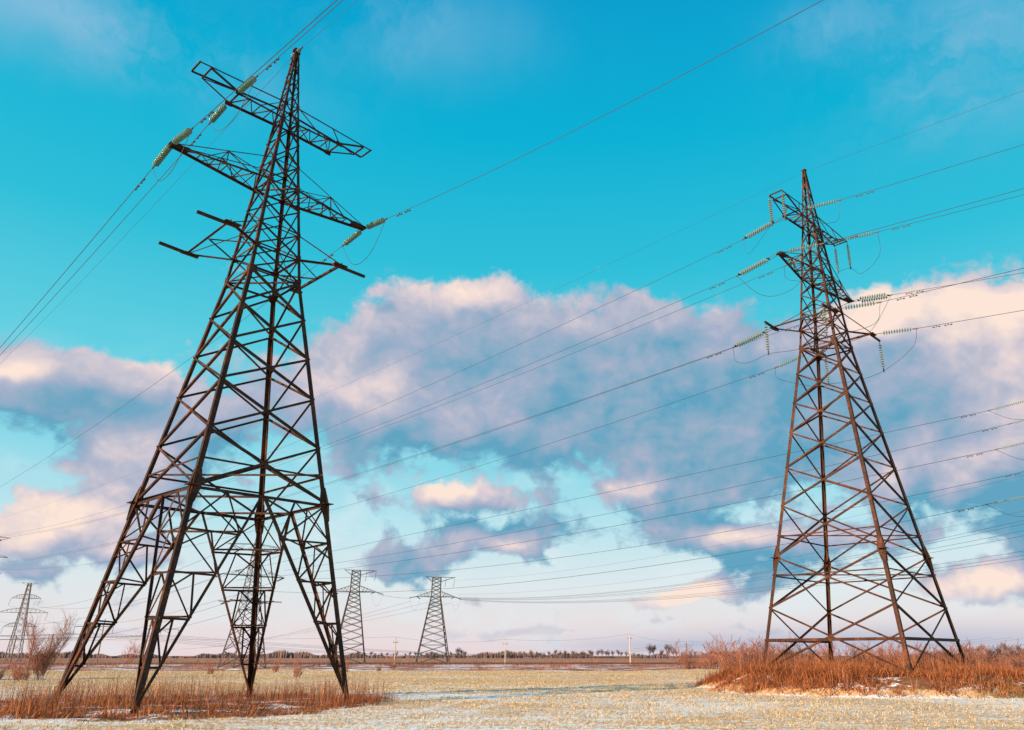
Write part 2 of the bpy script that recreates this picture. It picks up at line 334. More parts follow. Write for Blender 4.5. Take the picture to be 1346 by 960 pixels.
_at = me.attributes.new('drift', 'FLOAT', 'POINT')        # snow blown up against the mounds
def _edge(f): return np.clip(f(X * 1.0, Y + 1.2) + f(X + .8, Y + .6) , 0, 1) - np.clip(2 * f(X, Y), 0, 1)
_at.data.foreach_set('value', np.clip(np.clip(_edge(mound_l) + _edge(mound_r), 0, 1) * (0.6 + 0.7 * vnoise(X, Y, 3.5, 71)), 0, 1).astype('f').ravel())
_am = me.attributes.new('mound', 'FLOAT', 'POINT'); _am.data.foreach_set('value', np.maximum(mound_l(X, Y), mound_r(X, Y)).astype('f').ravel())
ground = bpy.data.objects.new('ground', me); col.objects.link(ground); tag(ground, kind='structure')
m, t, b = mat('snow_dusted_stubble_field'); g = t.new('ShaderNodeNewGeometry').outputs['Position']
gxx, gyy, gzz = t.sep(g)
n_f = t.noise(t.vec('MULTIPLY', g, (1.6, 0.9, 1)), 3.2, 6, 0.68)                   # clods and tufts
n_f2 = t.noise(g, 17.0, 3, 0.6)
n_r = t.noise(t.vec('MULTIPLY', g, (0.25, 1.6, 1)), 1.0, 4, 0.6)                   # drill rows
n_l = t.noise(t.vec('MULTIPLY', g, (0.6, 1.0, 1)), 0.07, 4, 0.55)                  # large patches
straw = t.ramp(t.noise(g, 1.4, 5, 0.7), [(0.25, (0.38, 0.20, 0.09, 1)), (0.5, (0.64, 0.39, 0.19, 1)), (0.72, (0.80, 0.56, 0.34, 1))])
straw = t.mix(t.math('MULTIPLY', t.smooth(n_f2, 0.56, 0.66), 0.5), straw, (0.12, 0.085, 0.04, 1))
snow = t.ramp(n_f2, [(0.3, (0.80, 0.76, 0.76, 1)), (0.7, (0.90, 0.87, 0.85, 1))])
cov = t.math('ADD', t.math('MULTIPLY_ADD', n_f, 1.15, -0.125), t.math('MULTIPLY', n_r, 0.45))
cov = t.math('ADD', cov, t.math('MULTIPLY_ADD', n_l, 0.5, 0.12))
near = t.math('MULTIPLY_ADD', gzz, -1.6, t.smooth(gyy, 110, 29, -0.045, 0.085))                                          # thinner dusting further out
cov = t.math('ADD', cov, near)
_an = t.new('ShaderNodeAttribute', attribute_name='drift')
cov = t.math('MULTIPLY_ADD', _an.outputs['Fac'], 0.35, cov)
snowm = t.math('MULTIPLY', t.smooth(cov, 1.04, 1.18), 0.9)
fieldc = t.mix(snowm, straw, snow)
# old wheel tracks filled with snow
def track(x0, k):
    d_ = t.math('ABSOLUTE', t.math('SUBTRACT', t.math('SUBTRACT', gxx, t.math('MULTIPLY', gyy, k)), x0))
    return t.math('MULTIPLY', t.smooth(d_, 0.55, 0.2), t.smooth(n_f, 0.35, 0.6))
tr_ = t.math('MAXIMUM', track(-9.0, 0.13), track(-11.2, 0.13))
fieldc = t.mix(t.math('MULTIPLY', tr_, t.smooth(gyy, 75, 60, 0.0, 0.7)), fieldc, snow)
# mound soil: brown dead grass litter and snow lying between
soil = t.ramp(t.noise(g, 2.6, 6, 0.7), [(0.3, (0.10, 0.045, 0.025, 1)), (0.55, (0.24, 0.10, 0.045, 1)), (0.75, (0.36, 0.17, 0.08, 1))])
ms0 = t.math('ADD', t.math('MULTIPLY', t.noise(t.vec('MULTIPLY', g, (0.7, 1.3, 1.5)), 0.55, 5, 0.62), 1.0), t.math('MULTIPLY', n_f, 0.35))
ms_ = t.math('ADD', ms0, t.smooth(gxx, 0, -4, 0.0, 0.05))
soil = t.mix(t.smooth(ms_, 0.72, 0.78), soil, snow)
_bm = t.new('ShaderNodeAttribute', attribute_name='mound')
moundm = t.smooth(t.math('MULTIPLY_ADD', n_f, 0.5, _bm.outputs['Fac']), 0.55, 0.72)
c = t.mix(moundm, fieldc, soil)
# rough strip, embankment and the brown flat beyond
strip = t.ramp(t.noise(t.vec('MULTIPLY', g, (0.35, 1, 1)), 0.5, 6, 0.7), [(0.3, (0.12, 0.055, 0.045, 1)), (0.5, (0.29, 0.12, 0.08, 1)), (0.7, (0.42, 0.21, 0.14, 1))])
sn2 = t.noise(t.vec('MULTIPLY', g, (0.35, 1, 1)), 0.35, 6, 0.72)
strip = t.mix(t.math('MULTIPLY', t.smooth(sn2, 0.50, 0.56), t.smooth(gyy, 185, 160, 0.3, 0.9)), strip, (0.74, 0.72, 0.76, 1))
far = t.ramp(t.noise(t.vec('MULTIPLY', g, (0.05, 0.5, 1)), 0.12, 5, 0.7), [(0.3, (0.22, 0.09, 0.06, 1)), (0.5, (0.38, 0.165, 0.095, 1)), (0.7, (0.52, 0.27, 0.17, 1))])
c = t.mix(t.smooth(t.math('MULTIPLY_ADD', t.noise(g, 0.25, 3, 0.6), 5.0, gyy), 138.5, 139.5), c, strip)
c = t.mix(t.smooth(gyy, 186, 192), c, far)
t.put(b.inputs['Base Color'], c); b.inputs['Roughness'].default_value = 0.9; b.inputs['Specular IOR Level'].default_value = 0.2
bp = t.new('ShaderNodeBump'); bp.inputs['Strength'].default_value = 0.9; bp.inputs['Distance'].default_value = 0.10
t.put(bp.inputs['Height'], t.math('ADD', n_f, t.math('MULTIPLY', n_f2, 0.25))); t.l.new(bp.outputs[0], b.inputs['Normal'])
me.materials.append(m)

# ------------------------------------------------------------------ strands of grass, all vectorised
def strands(name, x, y, z, h, w, lean, material, curl=0.5, seed=0, leandir=None):
    r = np.random.default_rng(seed); n = len(x)
    th = r.random(n) * 2 * np.pi; fx, fy = np.cos(th), np.sin(th)
    la = r.random(n) * 2 * np.pi if leandir is None else leandir + r.normal(0, 0.9, n)
    lx, ly = np.cos(la) * lean, np.sin(la) * lean
    P = np.zeros((n, 5, 3), 'f')
    for k, (f, ww, i0) in enumerate(((0.0, 1.0, 0), (0.5, 0.75, 2), (1.0, 0.0, 4))):
        px = x + lx * h * (f ** (1 + curl)); py = y + ly * h * (f ** (1 + curl)); pz = z + h * f * (1 - 0.35 * np.minimum(lean, 1.6) * f)
        if k < 2:
            P[:, i0] = np.stack([px - fx * w * ww / 2, py - fy * w * ww / 2, pz], -1)
            P[:, i0 + 1] = np.stack([px + fx * w * ww / 2, py + fy * w * ww / 2, pz], -1)
        else: P[:, 4] = np.stack([px, py, pz], -1)
    base = (np.arange(n) * 5)[:, None]
    tri = np.concatenate([base + np.array([[0, 1, 3]]), base + np.array([[0, 3, 2]]), base + np.array([[2, 3, 4]])], 1).reshape(-1, 3)
    me = bpy.data.meshes.new(name); me.vertices.add(n * 5); me.vertices.foreach_set('co', P.ravel())
    me.loops.add(tri.size); me.loops.foreach_set('vertex_index', tri.ravel().astype('i'))
    me.polygons.add(len(tri)); me.polygons.foreach_set('loop_start', np.arange(0, tri.size, 3, dtype='i')); me.update()
    me.materials.append(material)
    o = bpy.data.objects.new(name, me); col.objects.link(o); return o
def clumped(n, x0, x1, y0, y1, keep, seed, spread=0.18, per=8):
    r = np.random.default_rng(seed); k = n // per
    cx = r.uniform(x0, x1, k); cy = r.uniform(y0, y1, k); ok = r.random(k) < keep(cx, cy); cx, cy = cx[ok], cy[ok]
    cx = np.repeat(cx, per); cy = np.repeat(cy, per); q = r.normal(0, spread, (2, len(cx)))
    return cx + q[0], cy + q[1], r
# straw stubble standing in the field
def fr(x, y): return ((x > -0.80 * y - 1) & (x < 0.66 * y + 1)).astype(float)
x, y, r = clumped(360000, -60, 52, 27, 82, lambda a, b_: fr(a, b_) * (1 - mound_l(a, b_)) * (1 - mound_r(a, b_)) * np.clip(1.2 - b_ / 120, 0.1, 1) * np.clip(0.66 + 0.6 * vnoise(a, b_ * .5, 1.1, 33) + 0.4 * vnoise(a, b_, 2.6, 31) + 0.3 * vnoise(a, b_, 9, 32), 0.05, 1), 21, 0.06, 6)
x2, y2, r = clumped(150000, -112, 92, 82, 137, lambda a, b_: fr(a, b_) * np.clip(0.7 + 0.6 * vnoise(a, b_ * .4, 3, 33), 0.1, 1), 30, 0.12, 5)
x, y = np.concatenate([x, x2]), np.concatenate([y, y2])
o = strands('straw_stubble', x, y, height(x, y) - 0.01, r.uniform(0.04, 0.15, len(x)), 0.012 + 0.0004 * y, r.uniform(0.2, 1.3, len(x)), M['stubble'], 0.3, 3)
tag(o, 'short pale straw stubble poking through thin snow across the field', 'stubble', kind='stuff')
# right mound: thick rust coloured grass
def keep_r(a, b_):
    bare = np.exp(-(((a - 20.5) / 2.6) ** 2 + ((b_ - 51.2) / 1.6) ** 2)) + 0.8 * np.exp(-(((a - 27.5) / 2.0) ** 2 + ((b_ - 52.0) / 1.1) ** 2)) + 0.5 * np.exp(-(((a - 15) / 1.4) ** 2 + ((b_ - 51) / 0.8) ** 2))
    return np.clip(mound_r(a, b_) * 4, 0, 1) * np.clip(1 - 1.15 * bare, 0.04, 1) * np.clip(0.75 + 0.6 * vnoise(a, b_, 1.2, 41), 0.1, 1)
x, y, r = clumped(190000, 7, 38, 47, 75, keep_r, 22, 0.18, 10)
hh = r.uniform(0.22, 0.75, len(x)) * (0.8 + 0.5 * (vnoise(x, y, 2.0, 42) + 0.4)) * (0.55 + 0.45 * mound_r(x, y)) + 0.12
o = strands('dry_grass', x, y, height(x, y) - 0.03, hh, 0.035, r.uniform(0.1, 1.1, len(x)) + (hh < 0.4) * 0.4, M['reed'], 0.6, 4)
tag(o, 'dense rust coloured dry grass covering the mound under the pylon', 'dry grass', kind='stuff')
def keep_t(a, b_): return keep_r(a, b_) * np.clip(0.35 + 0.8 * vnoise(a, b_, 2.4, 43), 0.02, 1)
x, y, r = clumped(26000, 7, 38, 49, 75, keep_t, 23, 0.2, 9)
hh = r.uniform(0.8, 1.7, len(x))
o = strands('tall_reeds', x, y, height(x, y) - 0.03, hh, 0.028, r.uniform(0.02, 0.30, len(x)), M['reed2'], 0.8, 5)
tag(o, 'tall thin dry reeds rising out of the rust grass on the mound', 'reeds', kind='stuff')
x, y, r = clumped(9000, 24, 34, 48.5, 53.5, lambda a, b_: np.clip(1.3 * np.exp(-(((a - 29) / 3.2) ** 2 + ((b_ - 50.4) / 1.3) ** 2)), 0, 1), 24, 0.15, 8)
o = strands('green_grass', x, y, height(x, y) - 0.02, r.uniform(0.12, 0.3, len(x)), 0.04, r.uniform(0.2, 1.0, len(x)), M['moss'], 0.5, 6)
tag(o, 'short olive green grass at the front foot of the mound', 'grass', kind='stuff')
# left mound: matted grass, thin reeds
def keep_l(a, b_): return np.clip(mound_l(a, b_) * 1.5, 0, 1) * np.clip(0.50 + 1.0 * vnoise(a, b_, 1.5, 51) + 0.35 * vnoise(a, b_, 4, 52), 0.02, 1)
x, y, r = clumped(80000, -32, -6, 31, 55, keep_l, 25, 0.2, 12)
hh = r.uniform(0.12, 0.42, len(x)) * (0.9 + 0.5 * vnoise(x, y, 1.1, 53))
o = strands('matted_grass', x, y, height(x, y) - 0.02, hh, 0.026, r.uniform(0.4, 1.9, len(x)), M['reed'], 0.4, 7, leandir=-0.4)
tag(o, 'flattened rusty grass with snow between on the low mound', 'dry grass', kind='stuff')
def keep_s(a, b_): return np.clip(mound_l(a, b_) * 1.5, 0, 1) * np.clip(0.35 + 0.9 * vnoise(a, b_, 2.2, 54) + 0.5 * vnoise(a, b_, .9, 56) + 0.06 * (b_ - 41), 0.01, 1)
x, y, r = clumped(20000, -32, -7, 35, 55, keep_s, 26, 0.3, 5)
hh = (0.35 + 1.5 * r.random(len(x)) ** 1.6) * (0.95 + 0.4 * vnoise(x, y, 3, 55))
o = strands('thin_reeds', x, y, height(x, y) - 0.02, hh, 0.015, r.uniform(0.02, 0.40, len(x)), M['reed2'], 0.8, 8)
tag(o, 'thin upright brown reeds growing around the feet of the big pylon', 'reeds', kind='stuff')
# tussocks leaning on the feet of the left pylon
x, y, r = clumped(17000, -30, -8, 33, 52, lambda a, b_: np.clip(sum(np.exp(-(((a - fx_) / 1.3) ** 2 + ((b_ - fy_) / 1.2) ** 2)) for fx_, fy_ in ((-17.7, 34.9), (-25.1, 42.2), (-10.8, 42.3), (-18, 50), (-20.5, 34.6), (-14.5, 35.5))), 0, 1), 27, 0.2, 10)
o = strands('grass_tussocks', x, y, height(x, y) - 0.02, 0.25 + 1.0 * r.random(len(x)) ** 1.4, 0.028, r.uniform(0.1, 1.0, len(x)), M['reed'], 0.6, 9)
tag(o, 'bushy rust grass tussocks heaped against the pylon feet', 'grass tussocks', kind='stuff')
# weeds of the rough strip and the far flat
x, y, r = clumped(42000, -170, 150, 134, 176, lambda a, b_: np.clip(0.35 + 0.8 * vnoise(a, b_, 7, 61), 0.02, 1), 28, 0.5, 10)
o = strands('strip_weeds', x, y, height(x, y) - 0.05, r.uniform(0.2, 1.0, len(x)) * (0.8 + 0.7 * vnoise(x, y, 5, 62)), 0.05, r.uniform(0.1, 0.8, len(x)), M['weed'], 0.5, 10)
tag(o, 'low red brown weeds along the strip before the railway', 'weeds', kind='stuff')
x, y, r = clumped(26000, -330, 300, 190, 420, lambda a, b_: np.clip(0.4 + 0.8 * vnoise(a, b_, 16, 63), 0.05, 1), 29, 1.2, 10)
o = strands('far_weeds', x, y, height(x, y) - 0.05, r.uniform(0.3, 1.0, len(x)), 0.12, r.uniform(0.1, 0.8, len(x)), M['weed'], 0.5, 12)
tag(o, 'brown scrubby weeds on the flat land beyond the railway', 'weeds', kind='stuff')

# ------------------------------------------------------------------ railway on its embankment
def zr(x): return 0.56
tr = empty('railway_track', (0, 180, 0)); tag(tr, 'straight rusty railway line crossing the flat behind the field', 'railway track')
bb = MB()
for i in range(560):
    xx = -280 + i; bb.bar((xx, -1.25 + 0.01 * xx, 0.60), (xx, 1.25 + 0.01 * xx, 0.60), 0.22, 0.14)
o = bb.build('sleepers', M['wood'], tr)
for s_ in (-0.76, 0.76):
    bb = MB(); bb.bar((-600, s_ - 6, 0.76), (600, s_ + 6, 0.76), 0.09, 0.2); bb.bar((-600, s_ - 6, 0.875), (600, s_ + 6, 0.875), 0.13, 0.04)
    bb.build('rail', M['rail'], tr)

# ------------------------------------------------------------------ pylons
WG, WT = 1.586, 0.589
ZA, ZM, ZT, ZTIE, ZP = 1.63, 6.505, 11.465, 12.72, 17.43
def wid(z, sl):
    if z <= 0: return WG - sl * z
    if z <= ZT: return WG + (WT - WG) * z / ZT
    return WT + (0.13 - WT) * (z - ZT) / (ZP - ZT)
CORN = [(-1, -1), (-1, 1), (1, 1), (1, -1)]        # (arm direction, line direction), in ring order
def pylon(name, key, base, sl, low, label, cat='pylon', pyramids=None, pmat=None, outs=(1, 1, 1, 1), detail=True, group=None):
    """low: list of levels below the gusset (top to bottom, last = foot); base = height of the foot level relative to the gusset"""
    X0, Y0, ps, zg = TWR[key]
    root = empty(name, (X0, Y0, zg + CAM_H + base), ps); tag(root, label, cat, group)
    m_ = pmat or M['steel']; zf = base
    def N(a, b_, z): w = wid(z, sl); return Vector((a * w, -b_ * w, z - zf))
    L3 = lambda v, u, z: Vector((v, -u, z - zf))
    sec = (lambda bb, p, q, w, d1, d2: bb.angle(p, q, w, max(0.012, w * 0.13), d1, d2)) if detail else (lambda bb, p, q, w, d1, d2: bb.bar(p, q, w * 0.8))
    # four legs
    for a, b_ in CORN:
        bb = MB(); d1, d2 = (-a, 0, 0), (0, b_, 0)
        for z0, z1, w in ((zf - (0.15 if detail else 0), low[0], 0.25), (low[0], 0, 0.22), (0, ZT, 0.18), (ZT, ZP, 0.12)):
            if z1 - z0 > 0.01: sec(bb, N(a, b_, z0), N(a, b_, z1), w, d1, d2)
        bb.build('leg', m_, root)
    def panel(z0, z1, w, faces=range(4)):
        for k in faces:
            c1, c2 = CORN[k], CORN[(k + 1) % 4]
            bb = MB(); n = Vector((-(c1[0] + c2[0]), (c1[1] + c2[1]), 0)).normalized()
            up = Vector((0, 0, 1))
            a0, a1, b0, b1 = N(*c1, z0), N(*c2, z1), N(*c2, z0), N(*c1, z1)
            sec(bb, a0 + n * 0.02, a1 + n * 0.02, w, up, n)
            sec(bb, b0 + n * (0.02 + w * 0.15), b1 + n * (0.02 + w * 0.15), w, up, n)
            bb.build('cross_brace', m_, root)
    def ring(z, w, nm='horizontal_ring', diamond=False, diag=False):
        bb = MB()
        mids = []
        for k in range(4):
            c1, c2 = CORN[k], CORN[(k + 1) % 4]; n = Vector((-(c1[0] + c2[0]), (c1[1] + c2[1]), 0)).normalized()
            sec(bb, N(*c1, z) + n * 0.05, N(*c2, z) + n * 0.05, w, (0, 0, -1), n); mids.append((N(*c1, z) + N(*c2, z)) / 2 + n * 0.06)
        if diamond:
            for k in range(4): sec(bb, mids[k] - Vector((0, 0, 0.02)), mids[(k + 1) % 4] - Vector((0, 0, 0.02)), w * 0.8, (0, 0, -1), (0, 1, 0))
        if diag: sec(bb, N(-1, -1, z) + Vector((0.1, 0.1, 0.03)), N(1, 1, z) + Vector((-0.1, -0.1, 0.03)), w * 0.9, (0, 0, 1), (0, 1, 0))
        bb.build(nm, m_, root)
    levels = list(reversed([z for z in low])) + [0, ZA, 3.25, 4.88, ZM, 8.12, 9.78, ZT, ZTIE, 13.95, 15.1, 16.2, 17.2]
    for z0, z1 in zip(levels[:-1], levels[1:]):
        if pyramids and z1 <= low[0] + 1e-6 and z0 < pyramids - 0.1: continue
        panel(z0, z1, 0.13 if z1 <= 0 else (0.085 if z0 < ZT - .1 else 0.06))
    for z, w in ((0, .1), (ZA, .11), (ZM, .1), (ZT, .09), (ZTIE, .07)): ring(z, w, diag=(z in (0, ZM)))
    for z in (8.12, 3.25): ring(z, .07)
    # gussets
    gl = ((0, .55), (ZA, .42), (3.25, .30), (ZM, .40), (8.12, .28), (ZT, .36), (ZTIE, .30))
    for z, s_ in gl:
        for a, b_ in CORN:
            bb = MB(); p = N(a, b_, z)
            for d_, n in ((Vector((-a, 0, 0)), Vector((0, b_, 0))), (Vector((0, b_, 0)), Vector((-a, 0, 0)))):
                bb.plate([p - n * 0.018 + Vector((0, 0, s_ * .6)), p - n * 0.018 + d_ * s_ * .75 + Vector((0, 0, s_ * .25)), p - n * 0.018 + d_ * s_ * .7 - Vector((0, 0, s_ * .35)), p - n * 0.018 - Vector((0, 0, s_ * .75))], n, 0.015)
            bb.build('gusset_plate', m_, root)
    bb = MB(); bb.plate([L3(.2, .2, ZP), L3(.2, -.2, ZP), L3(-.2, -.2, ZP), L3(-.2, .2, ZP)], (0, 0, 1), 0.05); bb.bar(L3(-.26, 0, ZP - .12), L3(.26, 0, ZP - .12), .12, .2); bb.build('peak_cap', m_, root)
    # knee joints and lower part
    def knee(z):
        for a, b_ in CORN:
            bb = MB(); p = N(a, b_, z)
            for d_, n in ((Vector((-a, 0, 0)), Vector((0, b_, 0))), (Vector((0, b_, 0)), Vector((-a, 0, 0)))):
                o_ = p - n * 0.035
                up_ = (N(a, b_, z + 1) - N(a, b_, z - 1)).normalized()
                bb.plate([o_ + up_ * .95 - d_ * .03, o_ + up_ * .85 + d_ * .26, o_ + up_ * .1 + d_ * .42, o_ - up_ * .1 + d_ * .42, o_ - up_ * .85 + d_ * .27, o_ - up_ * .95 - d_ * .03, o_ - up_ * .1 - d_ * .13, o_ + up_ * .1 - d_ * .13], n, 0.02)
            bb.plate([p + Vector((a * .28, -b_ * .28, 0)), p + Vector((a * .28, b_ * .30, 0)), p + Vector((-a * .30, b_ * .30, 0)), p + Vector((-a * .30, -b_ * .28, 0))], (0, 0, 1), 0.04)
            bb.build('joint_plate', m_, root)
    if pyramids is not None:
        z0 = pyramids; knee(z0); ring(z0, .15, 'main_ring', diamond=True); ring(z0 + 1.52, .10, 'upper_ring', diag=True)
        np_ = 5
        for a, b_ in CORN:
            foot = N(a, b_, zf)
            for fa, fb in ((a, 0), (0, b_)):
                top = L3(fa * wid(z0, sl), fb * wid(z0, sl), z0 - 0.08)
                st = foot + (top - foot) * 0.02
                n = Vector((-fa, fb, 0)).normalized()
                bb = MB(); sec(bb, st + n * .03, top + n * .03, .15, (0, 0, 1), n); bb.build('leg_strut', m_, root)
                bb = MB()
                MM = [N(a, b_, zf + (z0 - zf) * k / np_) for k in range(np_ + 1)]; SS = [foot + (top - foot) * (k / np_) for k in range(np_ + 1)]
                off = n * .05
                for k in range(1, np_):
                    sec(bb, MM[k] + off, SS[k] + off, .10, (0, 0, -1), n)
                    mid = (MM[k] + SS[k]) / 2
                    if k > 1:
                        sec(bb, mid + off, SS[k - 1] + off, .07, (0, 0, -1), n); sec(bb, MM[k] + off, SS[k - 1] + off * 1.6, .07, (0, 0, -1), n)
                        sec(bb, mid + off, (MM[k] * .55 + MM[k - 1] * .45) + off, .07, (0, 0, -1), n)
                mid = (MM[np_] + SS[np_]) / 2
                sec(bb, mid + off, SS[np_ - 1] + off, .08, (0, 0, -1), n); sec(bb, MM[np_] + off, SS[np_ - 1] + off * 1.6, .08, (0, 0, -1), n); sec(bb, mid + off, MM[np_ - 1] + off, .07, (0, 0, -1), n)
                bb.build('strut_lattice', m_, root)
        # inner stays from the ring down to the struts
        w0 = wid(z0, sl)
        for a, b_ in CORN:
            foot = N(a, b_, zf); q1 = L3(a * w0, 0, z0); q2 = L3(0, b_ * w0, z0)
            for f_, w_ in ((.8, .09), (.6, .08), (.4, .08)):
                bb = MB(); sec(bb, foot + (q1 - foot) * f_, foot + (q2 - foot) * f_, w_, (0, 0, 1), (1, 0, 0)); bb.build('inner_stay', m_, root)
    elif detail:
        kz = low[-3] if len(low) >= 3 else low[0]
        knee(KNEE.get(key, kz)); ring(KNEE.get(key, kz) + 1.62, .09, 'upper_ring', diag=True); ring(KNEE.get(key, kz) - 1.30, .09, 'lower_ring', diag=True)
        # heavy beam just above the foot
        bb = MB(); zb = KNEE.get(key, kz) - 5.89
        if zb > zf:
            for k in (0, 1, 3): 
                c1, c2 = CORN[k], CORN[(k + 1) % 4]; bb.bar(N(*c1, zb), N(*c2, zb), .12, .20)
            bb.build('base_beam', m_, root)
    for a, b_ in CORN:
        p = N(a, b_, zf)
        bb = MB(); bb.lathe(p + Vector((0, 0, -.5)), (0, 0, 1), [(0, .5), (.38, .45), (.45, .30)], 4); bb.build('footing', M['oldconcrete'], root)
    # arms
    def zig(bb, A, B, n, w):
        """A, B: two chords as (start, end); zig-zag between them"""
        pa = [A[0].lerp(A[1], k / n) for k in range(n + 1)]; pb = [B[0].lerp(B[1], k / n) for k in range(n + 1)]
        for k in range(n):
            sec(bb, pa[k] if k % 2 == 0 else pb[k], pb[k + 1] if k % 2 == 0 else pa[k + 1], w, (0, 0, 1), (1, 0, 0))
            if k: sec(bb, pa[k], pb[k], w * .9, (0, 0, 1), (1, 0, 0))
    oi = 0
    for s_ in (-1, 1):
        # middle arm, pointed
        arm = empty('cross_arm', (0, 0, 0)); arm.parent = root
        tip = L3(s_ * 6.45, 0, ZM); rts = [N(s_, k, ZM) for k in (-1, 1)]; tie = [N(s_, k, 8.12) for k in (-1, 1)]
        for k in (0, 1):
            bb = MB(); e = tip + Vector((0, -(-.14, .14)[k], 0)); sec(bb, rts[k], e, .14, (0, 0, -1), (0, (-1, 1)[k], 0)); bb.build('chord', m_, arm)
            bb = MB(); sec(bb, tie[k], tip + Vector((0, -(-.10, .10)[k], .06)), .055, (0, 0, -1), (0, 1, 0)); bb.build('tie_rod', m_, arm)
        bb = MB(); zig(bb, (rts[0], tip), (rts[1], tip), 7, .06)
        pst = [tie[k].lerp(tip, .46) for k in (0, 1)]; low_ = [rts[k].lerp(tip, .46) for k in (0, 1)]
        for k in (0, 1):
            sec(bb, pst[k], low_[k], .055, (1, 0, 0), (0, 1, 0)); sec(bb, pst[k], rts[k].lerp(tip, .22), .05, (1, 0, 0), (0, 1, 0)); sec(bb, pst[k], rts[k].lerp(tip, .66), .05, (1, 0, 0), (0, 1, 0))
            sec(bb, pst[k], rts[k], .045, (1, 0, 0), (0, 1, 0))
        sec(bb, pst[0], pst[1], .05, (1, 0, 0), (0, 0, 1)); bb.build('arm_lattice', m_, arm)
        bb = MB(); bb.plate([tip + Vector((s_ * .12, .2, .03)), tip + Vector((s_ * .12, -.2, .03)), tip + Vector((-s_ * 1.0, -.3, .03)), tip + Vector((-s_ * 1.0, .3, .03))], (0, 0, 1), .03)
        bb.bar(tip + Vector((0, .3, -.02)), tip + Vector((0, -.3, -.02)), .1, .12); bb.build('tip_plate', m_, arm)
        # upper arm with the raised open end
        arm = empty('cross_arm', (0, 0, 0)); arm.parent = root
        for k in (-1, 1):
            r0, n1, b2, tp, ti = N(s_, k, ZT), L3(s_ * 3.5, k * .72, ZT), L3(s_ * 5.35, k * .66, 12.2), L3(s_ * 6.0, k * .62, 12.33), N(s_, k, ZTIE)
            bb = MB(); sec(bb, r0, n1, .13, (0, 0, -1), (0, k, 0)); sec(bb, n1, b2, .10, (0, 0, 1), (0, k, 0)); bb.build('chord', m_, arm)
            bb = MB(); sec(bb, ti, tp, .09, (0, 0, -1), (0, k, 0)); bb.build('upper_chord', m_, arm)
            bb = MB(); sec(bb, n1, ti.lerp(tp, .45), .05, (1, 0, 0), (0, 1, 0)); sec(bb, N(s_, k, ZT).lerp(n1, .5), ti, .045, (1, 0, 0), (0, 1, 0)); bb.build('tie_rod', m_, arm)
        bb = MB()
        zig(bb, (N(s_, -1, ZT), L3(s_ * 3.5, -.72, ZT)), (N(s_, 1, ZT), L3(s_ * 3.5, .72, ZT)), 4, .06)
        for v, w_, z_ in ((3.5, .72, ZT), (5.35, .66, 12.2), (6.0, .62, 12.33)): sec(bb, L3(s_ * v, -w_, z_), L3(s_ * v, w_, z_), .09, (1, 0, 0), (0, 0, 1))
        sec(bb, L3(s_ * 3.5, .72, ZT), L3(s_ * 5.35, -.66, 12.2), .06, (1, 0, 0), (0, 0, 1)); bb.build('arm_lattice', m_, arm)
        bb = MB()
        for k in (-1, 1):
            q = L3(s_ * 3.5, k * .72, ZT); bb.plate([q + Vector((-.22, 0, -.16)), q + Vector((.22, 0, -.16)), q + Vector((.22, 0, .16)), q + Vector((-.22, 0, .16))], (0, 1, 0), .03)
        bb.build('hanger_plate', m_, arm)
        # lower arm: flat frame with a wide end bar
        arm = empty('cross_arm', (0, 0, 0)); arm.parent = root
        for k in (-1, 1):
            r0, e = N(s_, k, ZA), L3(s_ * 3.5, k * 2.65, ZA)
            bb = MB(); sec(bb, r0, e, .12, (0, 0, -1), (0, -k, 0)); bb.build('chord', m_, arm)
            bb = MB(); sec(bb, N(s_, k, 3.25), e + Vector((0, 0, .05)), .055, (0, 0, -1), (0, -k, 0)); bb.build('tie_rod', m_, arm)
        bb = MB(); sec(bb, L3(s_ * 3.5, -2.75, ZA + .03), L3(s_ * 3.5, 2.75, ZA + .03), .14, (0, 0, 1), (s_, 0, 0)); bb.build('end_bar', m_, arm)
        bb = MB()
        for k in (-1, 1): sec(bb, L3(s_ * 3.48, 0, ZA), N(s_, k, ZA + .03), .11 if k < 0 else .08, (0, 0, -1), (0, 1, 0))
        bb.build('arm_lattice', m_, arm)
        for k in (-1, 1):
            ok = outs[oi]; oi += 1
            bb = MB(); q = L3(s_ * 3.5, k * 2.65, ZA)
            bb.plate([q + Vector((-s_ * .55, -.22, -.02)), q + Vector((s_ * .35, -.22, -.02)), q + Vector((s_ * .45, .22, -.02)), q + Vector((-s_ * .5, .22, -.02))], (0, 0, -1), .05); bb.build('corner_plate', m_, arm)
            if ok:
                bb = MB(); bb.bar(L3(s_ * 3.0, k * 2.6, ZA - .1), L3(s_ * 5.3, k * 2.5, ZA - .06), .13, .16); bb.build('outrigger', m_, arm)
    return root
KNEE = {'R': -17.03, 'O': -9}
# low: level list from the gusset downwards


pyl_L = pylon('lattice_pylon', 'L', -23.35, .155, [-2.43, -4.88, -7.32, -10.15, -13.19], 'biggest lattice pylon, dark rusty steel on four splayed latticed feet among thin reeds', pyramids=-13.19, pmat=M['steel_near'], outs=(1, 1, 0, 1), group='large two-circuit pylons')
pyl_R = pylon('lattice_pylon', 'R', -25.1, .151, [-2.31, -4.81, -7.28, -10.16, -13.14, -17.03, -20.73, -25.1], 'brown lattice pylon on the rust coloured grass mound, glass insulators on all its arms', group='large two-circuit pylons')
pylon('lattice_pylon', 'O', -16.0, .151, [-2.31, -4.81, -7.28, -10.16, -13.0, -16.0], 'lattice pylon past the edge of the field that carries the lower wires', group='large two-circuit pylons')
pylon('lattice_pylon', 'T', -10.8, .155, [-2.43, -4.88, -7.6, -10.8], 'small distant lattice pylon seen through the feet of the biggest pylon', pmat=M['far_steel'], detail=False, group='large two-circuit pylons')
